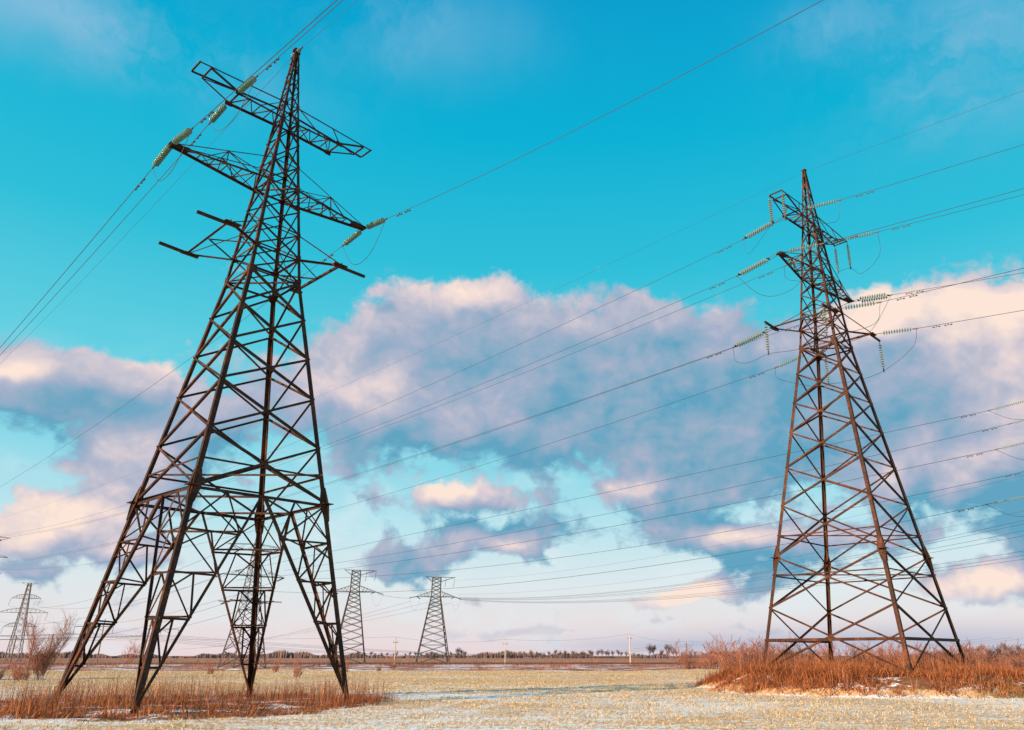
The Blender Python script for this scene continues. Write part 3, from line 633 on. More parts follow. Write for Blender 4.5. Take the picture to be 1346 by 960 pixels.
pylon('lattice_pylon', 'E', -24.3, .155, [-2.43, -4.88, -7.32, -10.15, -13.19, -17, -20.5, -24.3], 'distant pylon of which only the ends of three arms show above the bare tree', pmat=M['far_steel'], detail=False, group='large two-circuit pylons')

# ------------------------------------------------------------------ insulator strings, wires
WIRES = [
    ('L mL a', [-24.207, 39.631, 29.368, -0.719, 0.695, -0.078, 0.0003, 260, 0.022], True),
    ('L tL a', [-22.713, 42.128, 34.388, -0.719, 0.695, -0.063, 0.0003, 260, 0.022], True),
    ('L mR a', [-15.517, 49.167, 29.388, -0.719, 0.695, -0.08, 0.000358, 260, 0.02], True),
    ('L pk a', [-18.459, 43.044, 40.438, -0.719, 0.695, -0.059, 0.0003, 260, 0.012], True),
    ('L mL n', [-20.216, 35.847, 29.268, 0.731, -0.682, -0.071, 0.0003, 150, 0.022], True),
    ('L tL n', [-18.059, 37.736, 34.388, 0.731, -0.682, -0.066, 0.0003, 150, 0.022], True),
    ('L mR n', [-11.673, 45.518, 29.388, 0.731, -0.682, -0.121, 0.001606, 150, 0.02], True),
    ('L pk n', [-17.444, 42.081, 40.438, 0.731, -0.682, -0.077, 0.0003, 150, 0.012], True),
    ('R pk a', [21.517, 61.533, 43.535, -0.734, 0.679, -0.058, 0.000186, 270, 0.012], True),
    ('R tL a', [16.022, 61.733, 36.965, -0.734, 0.679, -0.093, 0.000334, 270, 0.02], True),
    ('R mL a', [14.552, 59.193, 32.065, -0.734, 0.679, -0.079, 0.000348, 270, 0.02], True),
    ('R tR a', [21.013, 66.923, 36.965, -0.734, 0.679, -0.073, 0.000268, 270, 0.02], True),
    ('R lL a', [14.687, 63.086, 27.195, -0.734, 0.679, -0.059, 0.000231, 270, 0.02], True),
    ('R mR a', [23.493, 68.492, 32.065, -0.734, 0.679, -0.065, 0.000201, 270, 0.02], True),
    ('R lR a', [19.608, 68.204, 27.195, -0.734, 0.679, -0.083, 0.000315, 270, 0.02], True),
    ('R pk n', [22.41, 60.731, 43.535, 0.755, -0.656, -0.035, 0.0003, 150, 0.012], True),
    ('R tL n', [22.683, 55.683, 37.215, 0.755, -0.656, -0.074, 0.0003, 150, 0.02], True),
    ('R mL n', [20.203, 54.114, 32.315, 0.755, -0.656, -0.069, 0.0003, 150, 0.02], True),
    ('R tR n', [27.674, 60.873, 37.215, 0.755, -0.656, -0.086, 0.0003, 150, 0.02], True),
    ('R lL n', [24.088, 54.402, 27.445, 0.755, -0.656, -0.043, 0.0003, 150, 0.02], True),
    ('R mR n', [29.145, 63.413, 32.315, 0.755, -0.656, -0.123, 0.0003, 150, 0.02], True),
    ('R lR n', [29.009, 59.52, 27.445, 0.755, -0.656, -0.086, 0.0003, 150, 0.02], True),
    ('O tL a', [45.347, 80.49, 26.8, -0.801, 0.599, -0.062, 0.0, 134, 0.024], True),
    ('O tR a', [50.311, 85.705, 26.8, -0.801, 0.599, -0.1, 0.000293, 134, 0.024], True),
    ('O mL a', [43.889, 77.943, 21.9, -0.801, 0.599, -0.091, 0.000354, 134, 0.024], True),
    ('O mR a', [52.783, 87.287, 21.9, -0.801, 0.599, -0.117, 0.000607, 134, 0.024], True),
    ('O lL a', [44.005, 81.836, 17.03, -0.801, 0.599, -0.123, 0.00078, 134, 0.024], True)]
STR = [
    ('L mL a', [-22.337, 37.825, 29.688, -24.207, 39.631, 29.368, 0.25, 2.05, 0.2, 0]),
    ('L tL a', [-20.915, 40.392, 34.588, -22.713, 42.128, 34.388, 0.35, 1.85, 0.2, 0]),
    ('L mR a', [-13.574, 47.291, 29.688, -15.517, 49.167, 29.388, 0.5, 1.9, 0.2, 0]),
    ('L pk a', [-17.956, 42.558, 40.488, -18.459, 43.044, 40.438, 0.15, 0.3, 0.14, 0]),
    ('L mL n', [-22.337, 37.825, 29.688, -20.216, 35.847, 29.268, 0.5, 2.1, 0.2, 0]),
    ('L tL n', [-19.887, 39.441, 34.588, -18.059, 37.736, 34.388, 0.35, 1.85, 0.2, 0]),
    ('L mR n', [-13.574, 47.291, 29.688, -11.673, 45.518, 29.388, 0.45, 1.85, 0.2, 0]),
    ('L pk n', [-17.956, 42.558, 40.488, -17.444, 42.081, 40.438, 0.15, 0.3, 0.14, 0]),
    ('R tL a', [18.957, 59.015, 37.665, 16.022, 61.733, 36.965, 1.2, 2.45, 0.18, 1]),
    ('R mL a', [17.486, 56.476, 32.765, 14.552, 59.193, 32.065, 1.2, 2.45, 0.18, 1]),
    ('R tR a', [23.948, 64.205, 37.665, 21.013, 66.923, 36.965, 1.2, 2.45, 0.18, 0]),
    ('R lL a', [17.622, 60.368, 27.895, 14.687, 63.086, 27.195, 1.2, 2.45, 0.18, 1]),
    ('R mR a', [26.428, 65.774, 32.765, 23.493, 68.492, 32.065, 1.2, 2.45, 0.18, 0]),
    ('R lR a', [22.543, 65.486, 27.895, 19.608, 68.204, 27.195, 1.2, 2.45, 0.18, 0]),
    ('R tL n', [19.966, 58.045, 37.665, 22.683, 55.683, 37.215, 0.9, 2.35, 0.18, 0]),
    ('R mL n', [17.486, 56.476, 32.765, 20.203, 54.114, 32.315, 0.9, 2.35, 0.18, 0]),
    ('R tR n', [24.957, 63.235, 37.665, 27.674, 60.873, 37.215, 0.9, 2.35, 0.18, 0]),
    ('R lL n', [21.371, 56.764, 27.895, 24.088, 54.402, 27.445, 0.9, 2.35, 0.18, 0]),
    ('R mR n', [26.428, 65.774, 32.765, 29.145, 63.413, 32.315, 0.9, 2.35, 0.18, 1]),
    ('R lR n', [26.292, 61.882, 27.895, 29.009, 59.52, 27.445, 0.9, 2.35, 0.18, 0]),
    ('O tL a', [49.511, 77.375, 27.4, 45.347, 80.49, 26.8, 1.6, 3.0, 0.18, 0]),
    ('O tR a', [54.475, 82.59, 27.4, 50.311, 85.705, 26.8, 1.6, 3.0, 0.18, 0]),
    ('O mL a', [48.053, 74.828, 22.5, 43.889, 77.943, 21.9, 1.6, 3.0, 0.18, 0]),
    ('O mR a', [56.947, 84.172, 22.5, 52.783, 87.287, 21.9, 1.6, 3.0, 0.18, 0]),
    ('O lL a', [48.169, 78.721, 17.63, 44.005, 81.836, 17.03, 1.6, 3.0, 0.18, 0])]
LAB = {
    'L mL a': ('power wire from the middle left arm of the biggest pylon sloping to the far left', 'glass insulators, far side of the middle left arm, biggest pylon'),
    'L tL a': ('power wire from the top left arm of the biggest pylon sloping to the far left', 'glass insulators, far side of the top left arm, biggest pylon'),
    'L mR a': ('power wire from the middle right arm of the biggest pylon sloping to the far left', 'glass insulators, far side of the middle right arm, biggest pylon'),
    'L pk a': ('thin earth wire from the peak of the biggest pylon sloping to the far left', 'glass insulators, far side of the peak, biggest pylon'),
    'L mL n': ('power wire from the middle left arm of the biggest pylon climbing overhead', 'glass insulators, near side of the middle left arm, biggest pylon'),
    'L tL n': ('power wire from the top left arm of the biggest pylon climbing overhead', 'glass insulators, near side of the top left arm, biggest pylon'),
    'L mR n': ('power wire from the middle right arm of the biggest pylon climbing overhead', 'glass insulators, near side of the middle right arm, biggest pylon'),
    'L pk n': ('thin earth wire from the peak of the biggest pylon climbing overhead', 'glass insulators, near side of the peak, biggest pylon'),
    'R pk a': ('thin earth wire from the peak of the mound pylon running left into the distance', 'glass insulators, far side of the peak, mound pylon'),
    'R tL a': ('power wire from the top left arm of the mound pylon running left into the distance', 'glass insulators, far side of the top left arm, mound pylon'),
    'R mL a': ('power wire from the middle left arm of the mound pylon running left into the distance', 'glass insulators, far side of the middle left arm, mound pylon'),
    'R tR a': ('power wire from the top right arm of the mound pylon running left into the distance', 'glass insulators, far side of the top right arm, mound pylon'),
    'R lL a': ('power wire from the lowest left arm of the mound pylon running left into the distance', 'glass insulators, far side of the lowest left arm, mound pylon'),
    'R mR a': ('power wire from the middle right arm of the mound pylon running left into the distance', 'glass insulators, far side of the middle right arm, mound pylon'),
    'R lR a': ('power wire from the lowest right arm of the mound pylon running left into the distance', 'glass insulators, far side of the lowest right arm, mound pylon'),
    'R pk n': ('thin earth wire from the peak of the mound pylon passing overhead', 'glass insulators, near side of the peak, mound pylon'),
    'R tL n': ('power wire from the top left arm of the mound pylon passing overhead', 'glass insulators, near side of the top left arm, mound pylon'),
    'R mL n': ('power wire from the middle left arm of the mound pylon passing overhead', 'glass insulators, near side of the middle left arm, mound pylon'),
    'R tR n': ('power wire from the top right arm of the mound pylon passing overhead', 'glass insulators, near side of the top right arm, mound pylon'),
    'R lL n': ('power wire from the lowest left arm of the mound pylon passing overhead', 'glass insulators, near side of the lowest left arm, mound pylon'),
    'R mR n': ('power wire from the middle right arm of the mound pylon passing overhead', 'glass insulators, near side of the middle right arm, mound pylon'),
    'R lR n': ('power wire from the lowest right arm of the mound pylon passing overhead', 'glass insulators, near side of the lowest right arm, mound pylon'),
    'O tL a': ('power wire from the top left arm of the pylon beyond the picture edge running left', 'glass insulators, far side of the top left arm, pylon beyond the picture edge'),
    'O tR a': ('power wire from the top right arm of the pylon beyond the picture edge running left', 'glass insulators, far side of the top right arm, pylon beyond the picture edge'),
    'O mL a': ('power wire from the middle left arm of the pylon beyond the picture edge running left', 'glass insulators, far side of the middle left arm, pylon beyond the picture edge'),
    'O mR a': ('power wire from the middle right arm of the pylon beyond the picture edge running left', 'glass insulators, far side of the middle right arm, pylon beyond the picture edge'),
    'O lL a': ('power wire from the lowest left arm of the pylon beyond the picture edge running left', 'glass insulators, far side of the lowest left arm, pylon beyond the picture edge')}
def disc_stack(p, ax, length, r, parent, name='disc_stack', glass=None):
    n = max(2, int(round(length / .205))); bb = MB(); st = length / n
    for k in range(n):
        z = k * st
        bb.lathe(Vector(p) + ax * z, ax, [(0, .03), (.05, .045), (.07, r * .7), (.085, r), (.100, r * .97), (.108, r * .5), (.12, .03), (st - .005, .03)], 10)
    return bb.build(name, glass or M['glass'], parent, True)
ENDS = {}
def ins_string(key, x0, y0, z0, x1, y1, z1, n0, nd, rd, dbl, label, group):
    A, B = Vector((x0, y0, z0)), Vector((x1, y1, z1)); ax = (B - A); L = ax.length; ax.normalize()
    root = empty('insulator_string', A); tag(root, label, 'insulator string', group)
    side = ax.cross(Vector((0, 0, 1))).normalized(); gl_ = M['glass_green'] if key[0] == 'L' else M['glass']
    O = Vector((0, 0, 0)); sp = .22
    up = side.cross(ax).normalized()
    if dbl:
        for s_ in (-1, 1): disc_stack(ax * n0 + side * sp * s_ + up * (.06 * s_), ax, nd, rd, root, glass=gl_)
        for nm, z in (('yoke_plate', n0 - .1), ('yoke_plate', n0 + nd + .08)):
            bb = MB(); bb.plate([ax * z - side * (sp + .06), ax * z + side * (sp + .06), ax * (z + (.18 if z > n0 else -.18)) + side * .06, ax * (z + (.18 if z > n0 else -.18)) - side * .06], up, .025); bb.build(nm, M['iron'], root)
        bb = MB(); bb.tube([O + side * .12, ax * (n0 - .1) + side * sp], .022, 5); bb.tube([O - side * .12, ax * (n0 - .1) - side * sp], .022, 5); bb.build('link', M['iron'], root)
    else:
        disc_stack(ax * n0, ax, nd, rd, root, glass=gl_)
        bb = MB(); bb.tube([O, ax * (n0 + .02)], .025, 5); bb.build('link', M['iron'], root)
    bb = MB(); bb.tube([ax * (n0 + nd), ax * L], .03, 6); bb.bar(ax * (L - .28), ax * (L + .1), .07, .10); bb.build('clamp', M['iron'], root)
    return root
def curve_wire(pts, r, label, cat, name='power_line', group=None, n=4):
    bb = MB(); p0 = Vector(pts[0]); bb.tube([Vector(p) - p0 for p in pts], r, n)
    o = bb.build(name, M['wire']); o.location = p0; tag(o, label, cat, group); return o
def wire_pts(w, ds=None):
    x0, y0, z0, dx_, dy_, a, b_, smax, r = w
    ss = list(np.concatenate([np.linspace(0, 12, 7)[:-1], np.linspace(12, smax, 36)]))
    return [(x0 + dx_ * s, y0 + dy_ * s, z0 + a * s + b_ * s * s) for s in ss]
def damper(o, w, s, side):
    x0, y0, z0, dx_, dy_, a, b_, smax, r = w
    p = Vector((dx_ * s, dy_ * s, a * s + b_ * s * s)); ax = Vector((dx_, dy_, a)).normalized()
    bb = MB(); bb.bar(p + Vector((0, 0, .02)), p - Vector((0, 0, .16)), .05)
    q = p - Vector((0, 0, .14)); bb.tube([q - ax * .30, q + ax * .30], .015, 4)
    for s_ in (-1, 1): bb.lathe(q + ax * (.22 * s_ - .07), ax, [(0, .03), (.02, .055), (.12, .055), (.14, .03)], 6)
    bb.build('vibration_damper', M['iron'], o)
for key, w, dmp in WIRES:
    lab, slab = LAB[key]
    w = list(w)
    o = curve_wire(wire_pts(w), w[8], lab, 'overhead wire')
    if dmp and w[8] > .015:
        damper(o, w, 1.5, 0); damper(o, w, 2.4, 0)
for key, v in STR:
    ins_string(key, *v, LAB[key][1], None)
SE = {k: Vector(v[3:6]) for k, v in STR}; WE = {k: Vector(w[:3]) for k, w, _ in WIRES}
def bez(ps, n=22):
    """smooth curve through the points (Catmull-Rom)"""
    P_ = [Vector(p) for p in ps]; P_ = [P_[0] * 2 - P_[1]] + P_ + [P_[-1] * 2 - P_[-2]]; out = []
    for i in range(1, len(P_) - 2):
        for k in range(n // (len(P_) - 3) + 1):
            t_ = k / (n // (len(P_) - 3) + 1); a, b_, c_, d_ = P_[i - 1:i + 3]
            out.append(0.5 * ((2 * b_) + (c_ - a) * t_ + (2 * a - 5 * b_ + 4 * c_ - d_) * t_ ** 2 + (3 * b_ - a - 3 * c_ + d_) * t_ ** 3))
    return out + [P_[-2]]
def LW(key, v, u, z):
    X0, Y0, ps, zg = TWR[key]; return Vector((X0 + math.cos(ps) * v + math.sin(ps) * u, Y0 + math.sin(ps) * v - math.cos(ps) * u, zg + CAM_H + z))
def jumper(pts, label): return curve_wire(bez(pts), .018, label, 'jumper wire', 'jumper_wire')
def sagged(a, b_, dz): m_ = (a + b_) / 2 - Vector((0, 0, dz)); q1 = a.lerp(m_, .5) - Vector((0, 0, dz * .28)); q2 = b_.lerp(m_, .5) - Vector((0, 0, dz * .28)); return [a, q1, m_, q2, b_]
jumper(sagged(WE['L mL a'], WE['L mL n'], 1.9), 'loop of wire hanging under the pointed arm tip nearest the top left, biggest pylon')
jumper(sagged(WE['L tL a'], WE['L tL n'], 1.8), 'loop of wire hanging under the open ended uppermost arm of the biggest pylon')
jumper(sagged(WE['L mR a'], WE['L mR n'], 2.3), 'wide loop of wire under the arm tip facing open sky on the biggest pylon')
# hanging strings on the right pylon carry its jumpers
HANG = [('tL-', (-6.0, -.6, 12.3)), ('tL+', (-6.0, .6, 12.3)), ('tR-', (6.0, -.6, 12.3)), ('tR+', (6.0, .6, 12.3)),
        ('lL-', (-5.2, -2.5, 1.55)), ('lL+', (-5.2, 2.5, 1.55)), ('lR-', (5.2, -2.5, 1.55)), ('lR+', (5.2, 2.5, 1.55))]
HL = {'tL-': 'vertical insulator string, far corner of the top left arm end, mound pylon', 'tL+': 'vertical insulator string, near corner of the top left arm end, mound pylon',
      'tR-': 'dark vertical insulator string under the far corner of the top right arm end, mound pylon', 'tR+': 'vertical insulator string under the near corner of the top right arm end, mound pylon',
      'lL-': 'vertical insulator string at the lower left outrigger, left of the legs of the mound pylon', 'lL+': 'pale vertical insulator string hanging in front of the near leg of the mound pylon',
      'lR-': 'green vertical insulator string seen through the lattice below the lowest arms, mound pylon', 'lR+': 'slanting insulator string hanging at the lower right outrigger of the mound pylon'}
HB = {}
for k, l in HANG:
    p = LW('R', *l); q = p + Vector((0, 0, -2.75)); HB[k] = q
    ins_string(k, *p, *q, .35, 2.1, .15, 0, HL[k], 'suspended insulator strings')
jumper([WE['R tL a'], WE['R tL a'] + Vector((.3, -.3, -1.6)), HB['tL-'] + Vector((-.5, .5, -.5)), HB['tL-'], HB['tL+'], HB['tL+'] + Vector((.6, -.6, -.4)), WE['R tL n'] + Vector((-.5, .5, -1.8)), WE['R tL n']], 'jumper wire looping from the upper left insulators of the mound pylon')
jumper([WE['R tR a'], WE['R tR a'] + Vector((.3, -.3, -1.6)), HB['tR-'] + Vector((-.5, .5, -.5)), HB['tR-'], HB['tR+'], HB['tR+'] + Vector((.7, -.7, -.9)), WE['R tR n'] + Vector((-.1, .1, -2.2)), WE['R tR n']], 'jumper wire with a deep loop under the upper right arm of the mound pylon')
jumper([WE['R lL a'], WE['R lL a'] + Vector((.1, -.1, -1.3)), WE['R lL a'].lerp(HB['lL-'], .45) + Vector((0, 0, -1.1)), HB['lL-'], HB['lL-'].lerp(HB['lL+'], .5) + Vector((0, 0, -.3)), HB['lL+'], WE['R lL n'] + Vector((-.5, .5, -1.6)), WE['R lL n']], 'jumper wire passing the lower left hanging strings of the mound pylon')
jumper([WE['R lR a'], WE['R lR a'] + Vector((.2, -.2, -1.2)), HB['lR-'] + Vector((-.6, .6, -.1)), HB['lR-'], HB['lR-'].lerp(HB['lR+'], .5) + Vector((0, 0, -.3)), HB['lR+'], WE['R lR n'] + Vector((-.4, .4, -1.5)), WE['R lR n']], 'jumper wire passing the lower right hanging strings of the mound pylon')
jumper(sagged(WE['R mL a'], WE['R mL n'], 3.0), 'long slack jumper wire under the pointed left arm of the mound pylon')
jumper(sagged(WE['R mR a'], WE['R mR n'], 3.2), 'long slack jumper wire under the pointed right arm of the mound pylon')
for k in ('tL', 'mL', 'lL'):
    a_ = WE['O ' + k + ' a']; b_ = a_ + Vector((6.2, -5.6, .6)); 
    jumper(sagged(a_, b_, 1.9), {'tL': 'slack jumper beneath the topmost string that enters at the edge of the picture', 'mL': 'slack jumper beneath the second string entering at the picture edge', 'lL': 'slack jumper beneath the lowest string entering at the picture edge'}[k])

# ------------------------------------------------------------------ distant wires between fixed points
def span(a, b_, sag, r, label, ext=1.0):
    a, b_ = Vector(a), Vector(b_); pts = []
    for k in range(31):
        t_ = k / 30 * ext; p = a + (b_ - a) * t_; p.z -= 4 * sag * t_ * (1 - t_); pts.append(p)
    return curve_wire(pts, r, label, 'overhead wire', group='thin far wires')
for i, (z0, z1) in enumerate([(19.16, 20.84), (19.05, 20.34), (18.93, 19.35), (18.82, 18.64), (18.71, 16.52), (18.59, 15.88), (18.48, 15.34)]):
    span((-32.1 + .05 * i, 253, z0), (67.5 - .15 * i, 116, z1), 3.6 - .1 * i, .022, ['topmost', 'second', 'third', 'middle', 'third lowest', 'second lowest', 'lowest'][i] + ' of seven thin wires fanning out from the far pylon with the wide crossarm', 1.25)

# ------------------------------------------------------------------ distant single-circuit pylons with a flat top and one wide arm
def far_pylon(x, y, z0, h, rz, base_w, label, group):
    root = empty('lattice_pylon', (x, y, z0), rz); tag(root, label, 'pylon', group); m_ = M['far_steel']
    lv = [0, .11, .21, .30, .38, .45, .515, .575, .63, .68, .725, .77, .825, .87, .915, .96, 1.0]
    w = lambda f: base_w * (1 - f / .78 * .72) if f < .78 else base_w * .28 * (1 - (f - .78) * .25)
    N = lambda a, b_, f: Vector((a * w(f), b_ * w(f), f * h))
    for a, b_ in CORN:
        bb = MB(); bb.bar(N(a, b_, 0), N(a, b_, .78), .20); bb.bar(N(a, b_, .78), N(a, b_, 1), .16); bb.build('leg', m_, root)
    for k in range(4):
        c1, c2 = CORN[k], CORN[(k + 1) % 4]; bb = MB()
        for f0, f1 in zip(lv[:-1], lv[1:]): bb.bar(N(*c1, f0), N(*c2, f1), .13); bb.bar(N(*c2, f0), N(*c1, f1), .13)
        for f in (.21, .77, 1.0): bb.bar(N(*c1, f), N(*c2, f), .11)
        bb.build('lattice_face', m_, root)
    za = .77 * h
    for s_ in (-1, 1):
        bb = MB(); e = Vector((s_ * 5.9, 0, za))
        for k in (-1, 1):
            bb.bar(Vector((s_ * w(.77), k * w(.77), za)), e, .14); u0 = Vector((s_ * w(.83), k * w(.83), .835 * h)); bb.bar(u0, e + Vector((0, 0, .1)), .09)
            for q in range(1, 5):
                bb.bar(Vector((s_ * w(.77), k * w(.77), za)).lerp(e, q / 5), u0.lerp(e, (q - .5) / 5), .06); bb.bar(Vector((s_ * w(.77), k * w(.77), za)).lerp(e, q / 5), u0.lerp(e, (q + .5) / 5), .06)
        bb.build('cross_arm', m_, root)
    bb = MB()
    for k in (-1, 1):
        bb.bar(Vector((-3.4, k * .3, h + .2)), Vector((5.8, k * .3, h + .05)), .11)
        bb.bar(Vector((w(.95), k * w(.95), .95 * h)), Vector((5.4, k * .3, h + .05)), .09); bb.bar(Vector((-w(.95), k * w(.95), .95 * h)), Vector((-3.2, k * .3, h + .15)), .08)
    for q in range(10): bb.bar(Vector((-3.4 + q, -.3, h + .15)), Vector((-3.4 + q, .3, h + .15)), .07)
    bb.build('top_arm', m_, root)
    for a, b_ in ((3.0, h), (5.6, h)):
        s_ = empty('insulator_string', (0, 0, 0)); p = Vector((x, y, z0)) + Matrix.Rotation(rz, 3, 'Z') @ Vector((a, 0, b_ - .1)); s_.location = p
        tag(s_, 'tiny hanging string under the top arm of ' + ('the far pylon standing clear' if x > -50 else 'the distant pylon beside the biggest'), 'insulator string', 'hanging strings on ' + group + (' clear' if x > -50 else ' beside'))
        disc_stack((0, 0, -.2), Vector((-.12, 0, -1)).normalized(), 2.6, .14, s_, glass=M['glass_far'])
    for s_ in (-1, 1):
        for d_ in (-1, 1):
            p = Vector((x, y, z0)) + Matrix.Rotation(rz, 3, 'Z') @ Vector((s_ * 5.9, 0, za)); q = p + Matrix.Rotation(rz, 3, 'Z') @ Vector((s_ * .5 + d_ * 1.7, d_ * 1.7, -.55))
            st = empty('insulator_string', p); tag(st, 'dark strain string on the wide arm of ' + ('the far pylon standing clear' if x > -50 else 'the distant pylon beside the biggest'), 'insulator string', 'strain strings' + (' clear' if x > -50 else ' beside'))
            disc_stack((0, 0, 0), (q - p).normalized(), (q - p).length, .14, st, glass=M['glass_far'])
            if d_ > 0: continue
            qq = [p + Matrix.Rotation(rz, 3, 'Z') @ Vector((s_ * .5 + k * 1.7, k * 1.7, -.55)) for k in (-1, 1)]
            curve_wire(bez(sagged(qq[0], qq[1], 3.4)), .02, 'faint slack loop under the wide crossarm ' + ('end of the clear far pylon' if x > -50 else 'end of the pylon beside the biggest one'), 'jumper wire', 'jumper_wire', 'far slack loops' + (' clear' if x > -50 else ' beside'))
    return root
far_pylon(-39.5, 255, 0, 25.3, R(12), 4.9, 'far pale flat topped pylon with one wide arm, alone between the two large pylons', 'flat topped pylons')
far_pylon(-59.8, 235, 0, 25.4, R(12), 4.5, 'distant flat topped lattice pylon just beside the outer foot of the biggest pylon', 'flat topped pylons')

# distant suspension pylon at the left with three pairs of drooping arms
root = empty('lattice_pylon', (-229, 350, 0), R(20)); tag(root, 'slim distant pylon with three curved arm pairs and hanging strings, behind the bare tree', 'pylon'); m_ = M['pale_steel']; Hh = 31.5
w = lambda f: 2.5 - 1.95 * f
N = lambda a, b_, f: Vector((a * w(f), b_ * w(f), f * Hh))
for a, b_ in CORN:
    bb = MB(); bb.bar(N(a, b_, 0), N(a, b_, 1), .24); bb.build('leg', m_, root)
for k in range(4):
    c1, c2 = CORN[k], CORN[(k + 1) % 4]; bb = MB(); f = 0
    lv = [0, .12, .23, .33, .42, .5, .57, .64, .7, .76, .82, .88, .94, 1]
    for f0, f1 in zip(lv[:-1], lv[1:]): bb.bar(N(*c1, f0), N(*c2, f1), .13); bb.bar(N(*c2, f0), N(*c1, f1), .13)
    bb.build('lattice_face', m_, root)
T6T = []
for f, L_ in ((.80, 5.4), (.615, 9.2), (.435, 6.0)):
    for s_ in (-1, 1):
        bb = MB(); e = Vector((s_ * L_, 0, f * Hh + .1))
        for k in (-1, 1):
            bb.bar(N(s_, k, f), e, .18); u0 = N(s_, k, f + .055); md = u0.lerp(e, .5) + Vector((0, 0, .45)); bb.bar(u0, md, .14); bb.bar(md, e, .14)
            for q in range(1, 5): bb.bar(N(s_, k, f).lerp(e, q / 5), (u0.lerp(md, min(1, q / 2.5)) if q < 3 else md.lerp(e, (q - 2.5) / 2.5)), .08)
        bb.build('cross_arm', m_, root)
        p = Vector((-229, 350, 0)) + Matrix.Rotation(R(20), 3, 'Z') @ e; T6T.append(p + Vector((0, 0, -3.4)))
        st = empty('insulator_string', p); nm = {.80: 'top', .615: 'widest middle', .435: 'lowest'}[f]
        tag(st, 'hanging string at the %s end of the %s arm of the slim distant pylon' % ('left' if s_ < 0 else 'right', nm), 'insulator string'); disc_stack((0, 0, -.1), Vector((-.25, 0, -1)).normalized(), 3.2, .16, st, glass=M['glass_far'])
bb = MB(); bb.bar((-3.0, 0, Hh + .1), (3.0, 0, Hh + .1), .2); bb.bar((-2.8, 0, Hh + .1), (0, 0, Hh - 1.2), .12); bb.bar((2.8, 0, Hh + .1), (0, 0, Hh - 1.2), .12); bb.build('top_bar', m_, root)
TX, TY = TWR['T'][:2]
for i, (p, q) in enumerate(zip(T6T, [(-6, 11.4), (6, 11.4), (-6.45, 6.4), (6.45, 6.4), (-3.5, 1.6), (3.5, 1.6)])):
    span(p, LW('T', q[0], 0, q[1]), 4.5, .03, ['top left', 'top right', 'middle left', 'middle right', 'lowest left', 'lowest right'][i] + ' arm wire of the slim distant pylon, sagging towards the pylon behind the feet')
# T: distant pylon strings
for v, u, z, nm in ((-3.5, 0, 11.4, 'upper left'), (3.5, 0, 11.4, 'upper right'), (-6.45, 0, 6.5, 'middle left'), (6.45, 0, 6.5, 'middle right'), (-3.5, -2.6, 1.6, 'lower left'), (3.5, -2.6, 1.6, 'lower right')):
    p = LW('T', v, u, z); q = p + Vector((-2.0, 1.7, -.5))
    st = empty('insulator_string', p); tag(st, 'dark strain string on the %s arm of the pylon seen through the feet' % nm, 'insulator string'); disc_stack((0, 0, 0), (q - p).normalized(), 2.5, .14, st, glass=M['glass_far'])
# wires leaving the clear far pylon to the left, and the link between the two flat topped ones
for i, (a_, b_) in enumerate((((-47.5, 257, 18.3), (-330, 760, 9)), ((-42, 256, 17.9), (-345, 760, 8)), ((-35, 256, 17.6), (-360, 760, 7)))):
    span(a_, b_, 3.0, .03, ['upper', 'middle', 'lower'][i] + ' of three faint wires slanting down past the wide arm of the clear far pylon')
span((-53.4, 236.4, 18.9), (-47.0, 253, 18.9), .25, .03, 'short level wire linking the wide arms of the two flat topped pylons')
for i, (a_, b_) in enumerate((((-33.5, 256, 24.5), (70, 118, 28.0)), ((-33.0, 256, 20.2), (72, 118, 23.2)))):
    span(a_, b_, 3.0, .015, ['upper', 'lower'][i] + ' very faint thin wire crossing the cloud to the mound pylon side')

# ------------------------------------------------------------------ wooden H-frame poles, concrete poles
def hframe(x, y, label, wd=4.4, h=9.2, aw=9.0, rz=R(8)):
    root = empty('h_frame_pole', (x, y, 0), rz); tag(root, label, 'utility pole', 'twin pole frames')
    for s_ in (-1, 1):
        bb = MB(); bb.tube([(s_ * wd / 2, 0, -.3), (s_ * wd / 2, 0, h)], .17, 7, .12); bb.build('pole', M['wood'], root)
        bb = MB(); bb.bar((s_ * wd / 2, 0, h - .1), (s_ * wd / 2 + .1, 0, h + 1.7), .12); bb.bar((s_ * wd / 2 - .2, 0, h), (s_ * wd / 2 + .1, 0, h + 1.6), .06); bb.build('earth_wire_peak', M['far_steel'], root)
    bb = MB(); bb.bar((-aw / 2, 0, h - .15), (aw / 2, 0, h - .15), .16); bb.bar((-wd / 2, .2, h - 1.2), (0, .2, h - .2), .08); bb.bar((wd / 2, .2, h - 1.2), (0, .2, h - .2), .08); bb.build('crossarm', M['far_steel'], root)
    pts = []
    for q in (-aw / 2, 0, aw / 2):
        p = Vector((x, y, 0)) + Matrix.Rotation(rz, 3, 'Z') @ Vector((q, 0, h - .2))
        st = empty('insulator_string', p); tag(st, 'tiny %s string under the crossarm of the %s' % ({-aw / 2: 'left', 0: 'middle', aw / 2: 'right'}[q], label.split(',')[0].replace('of the biggest pylon', '')), 'insulator string'); disc_stack((0, 0, -.05), Vector((0, 0, -1)), 1.5, .12, st, glass=M['glass_far'])
        pts.append(p + Vector((0, 0, -1.6)))
    return pts
h1 = hframe(-115.8, 205, 'twin pole frame behind the outer foot of the biggest pylon, thin crossarm on two posts')
h2 = hframe(-108.8, 225, 'twin pole frame behind the near foot of the biggest pylon, second of the two frames')
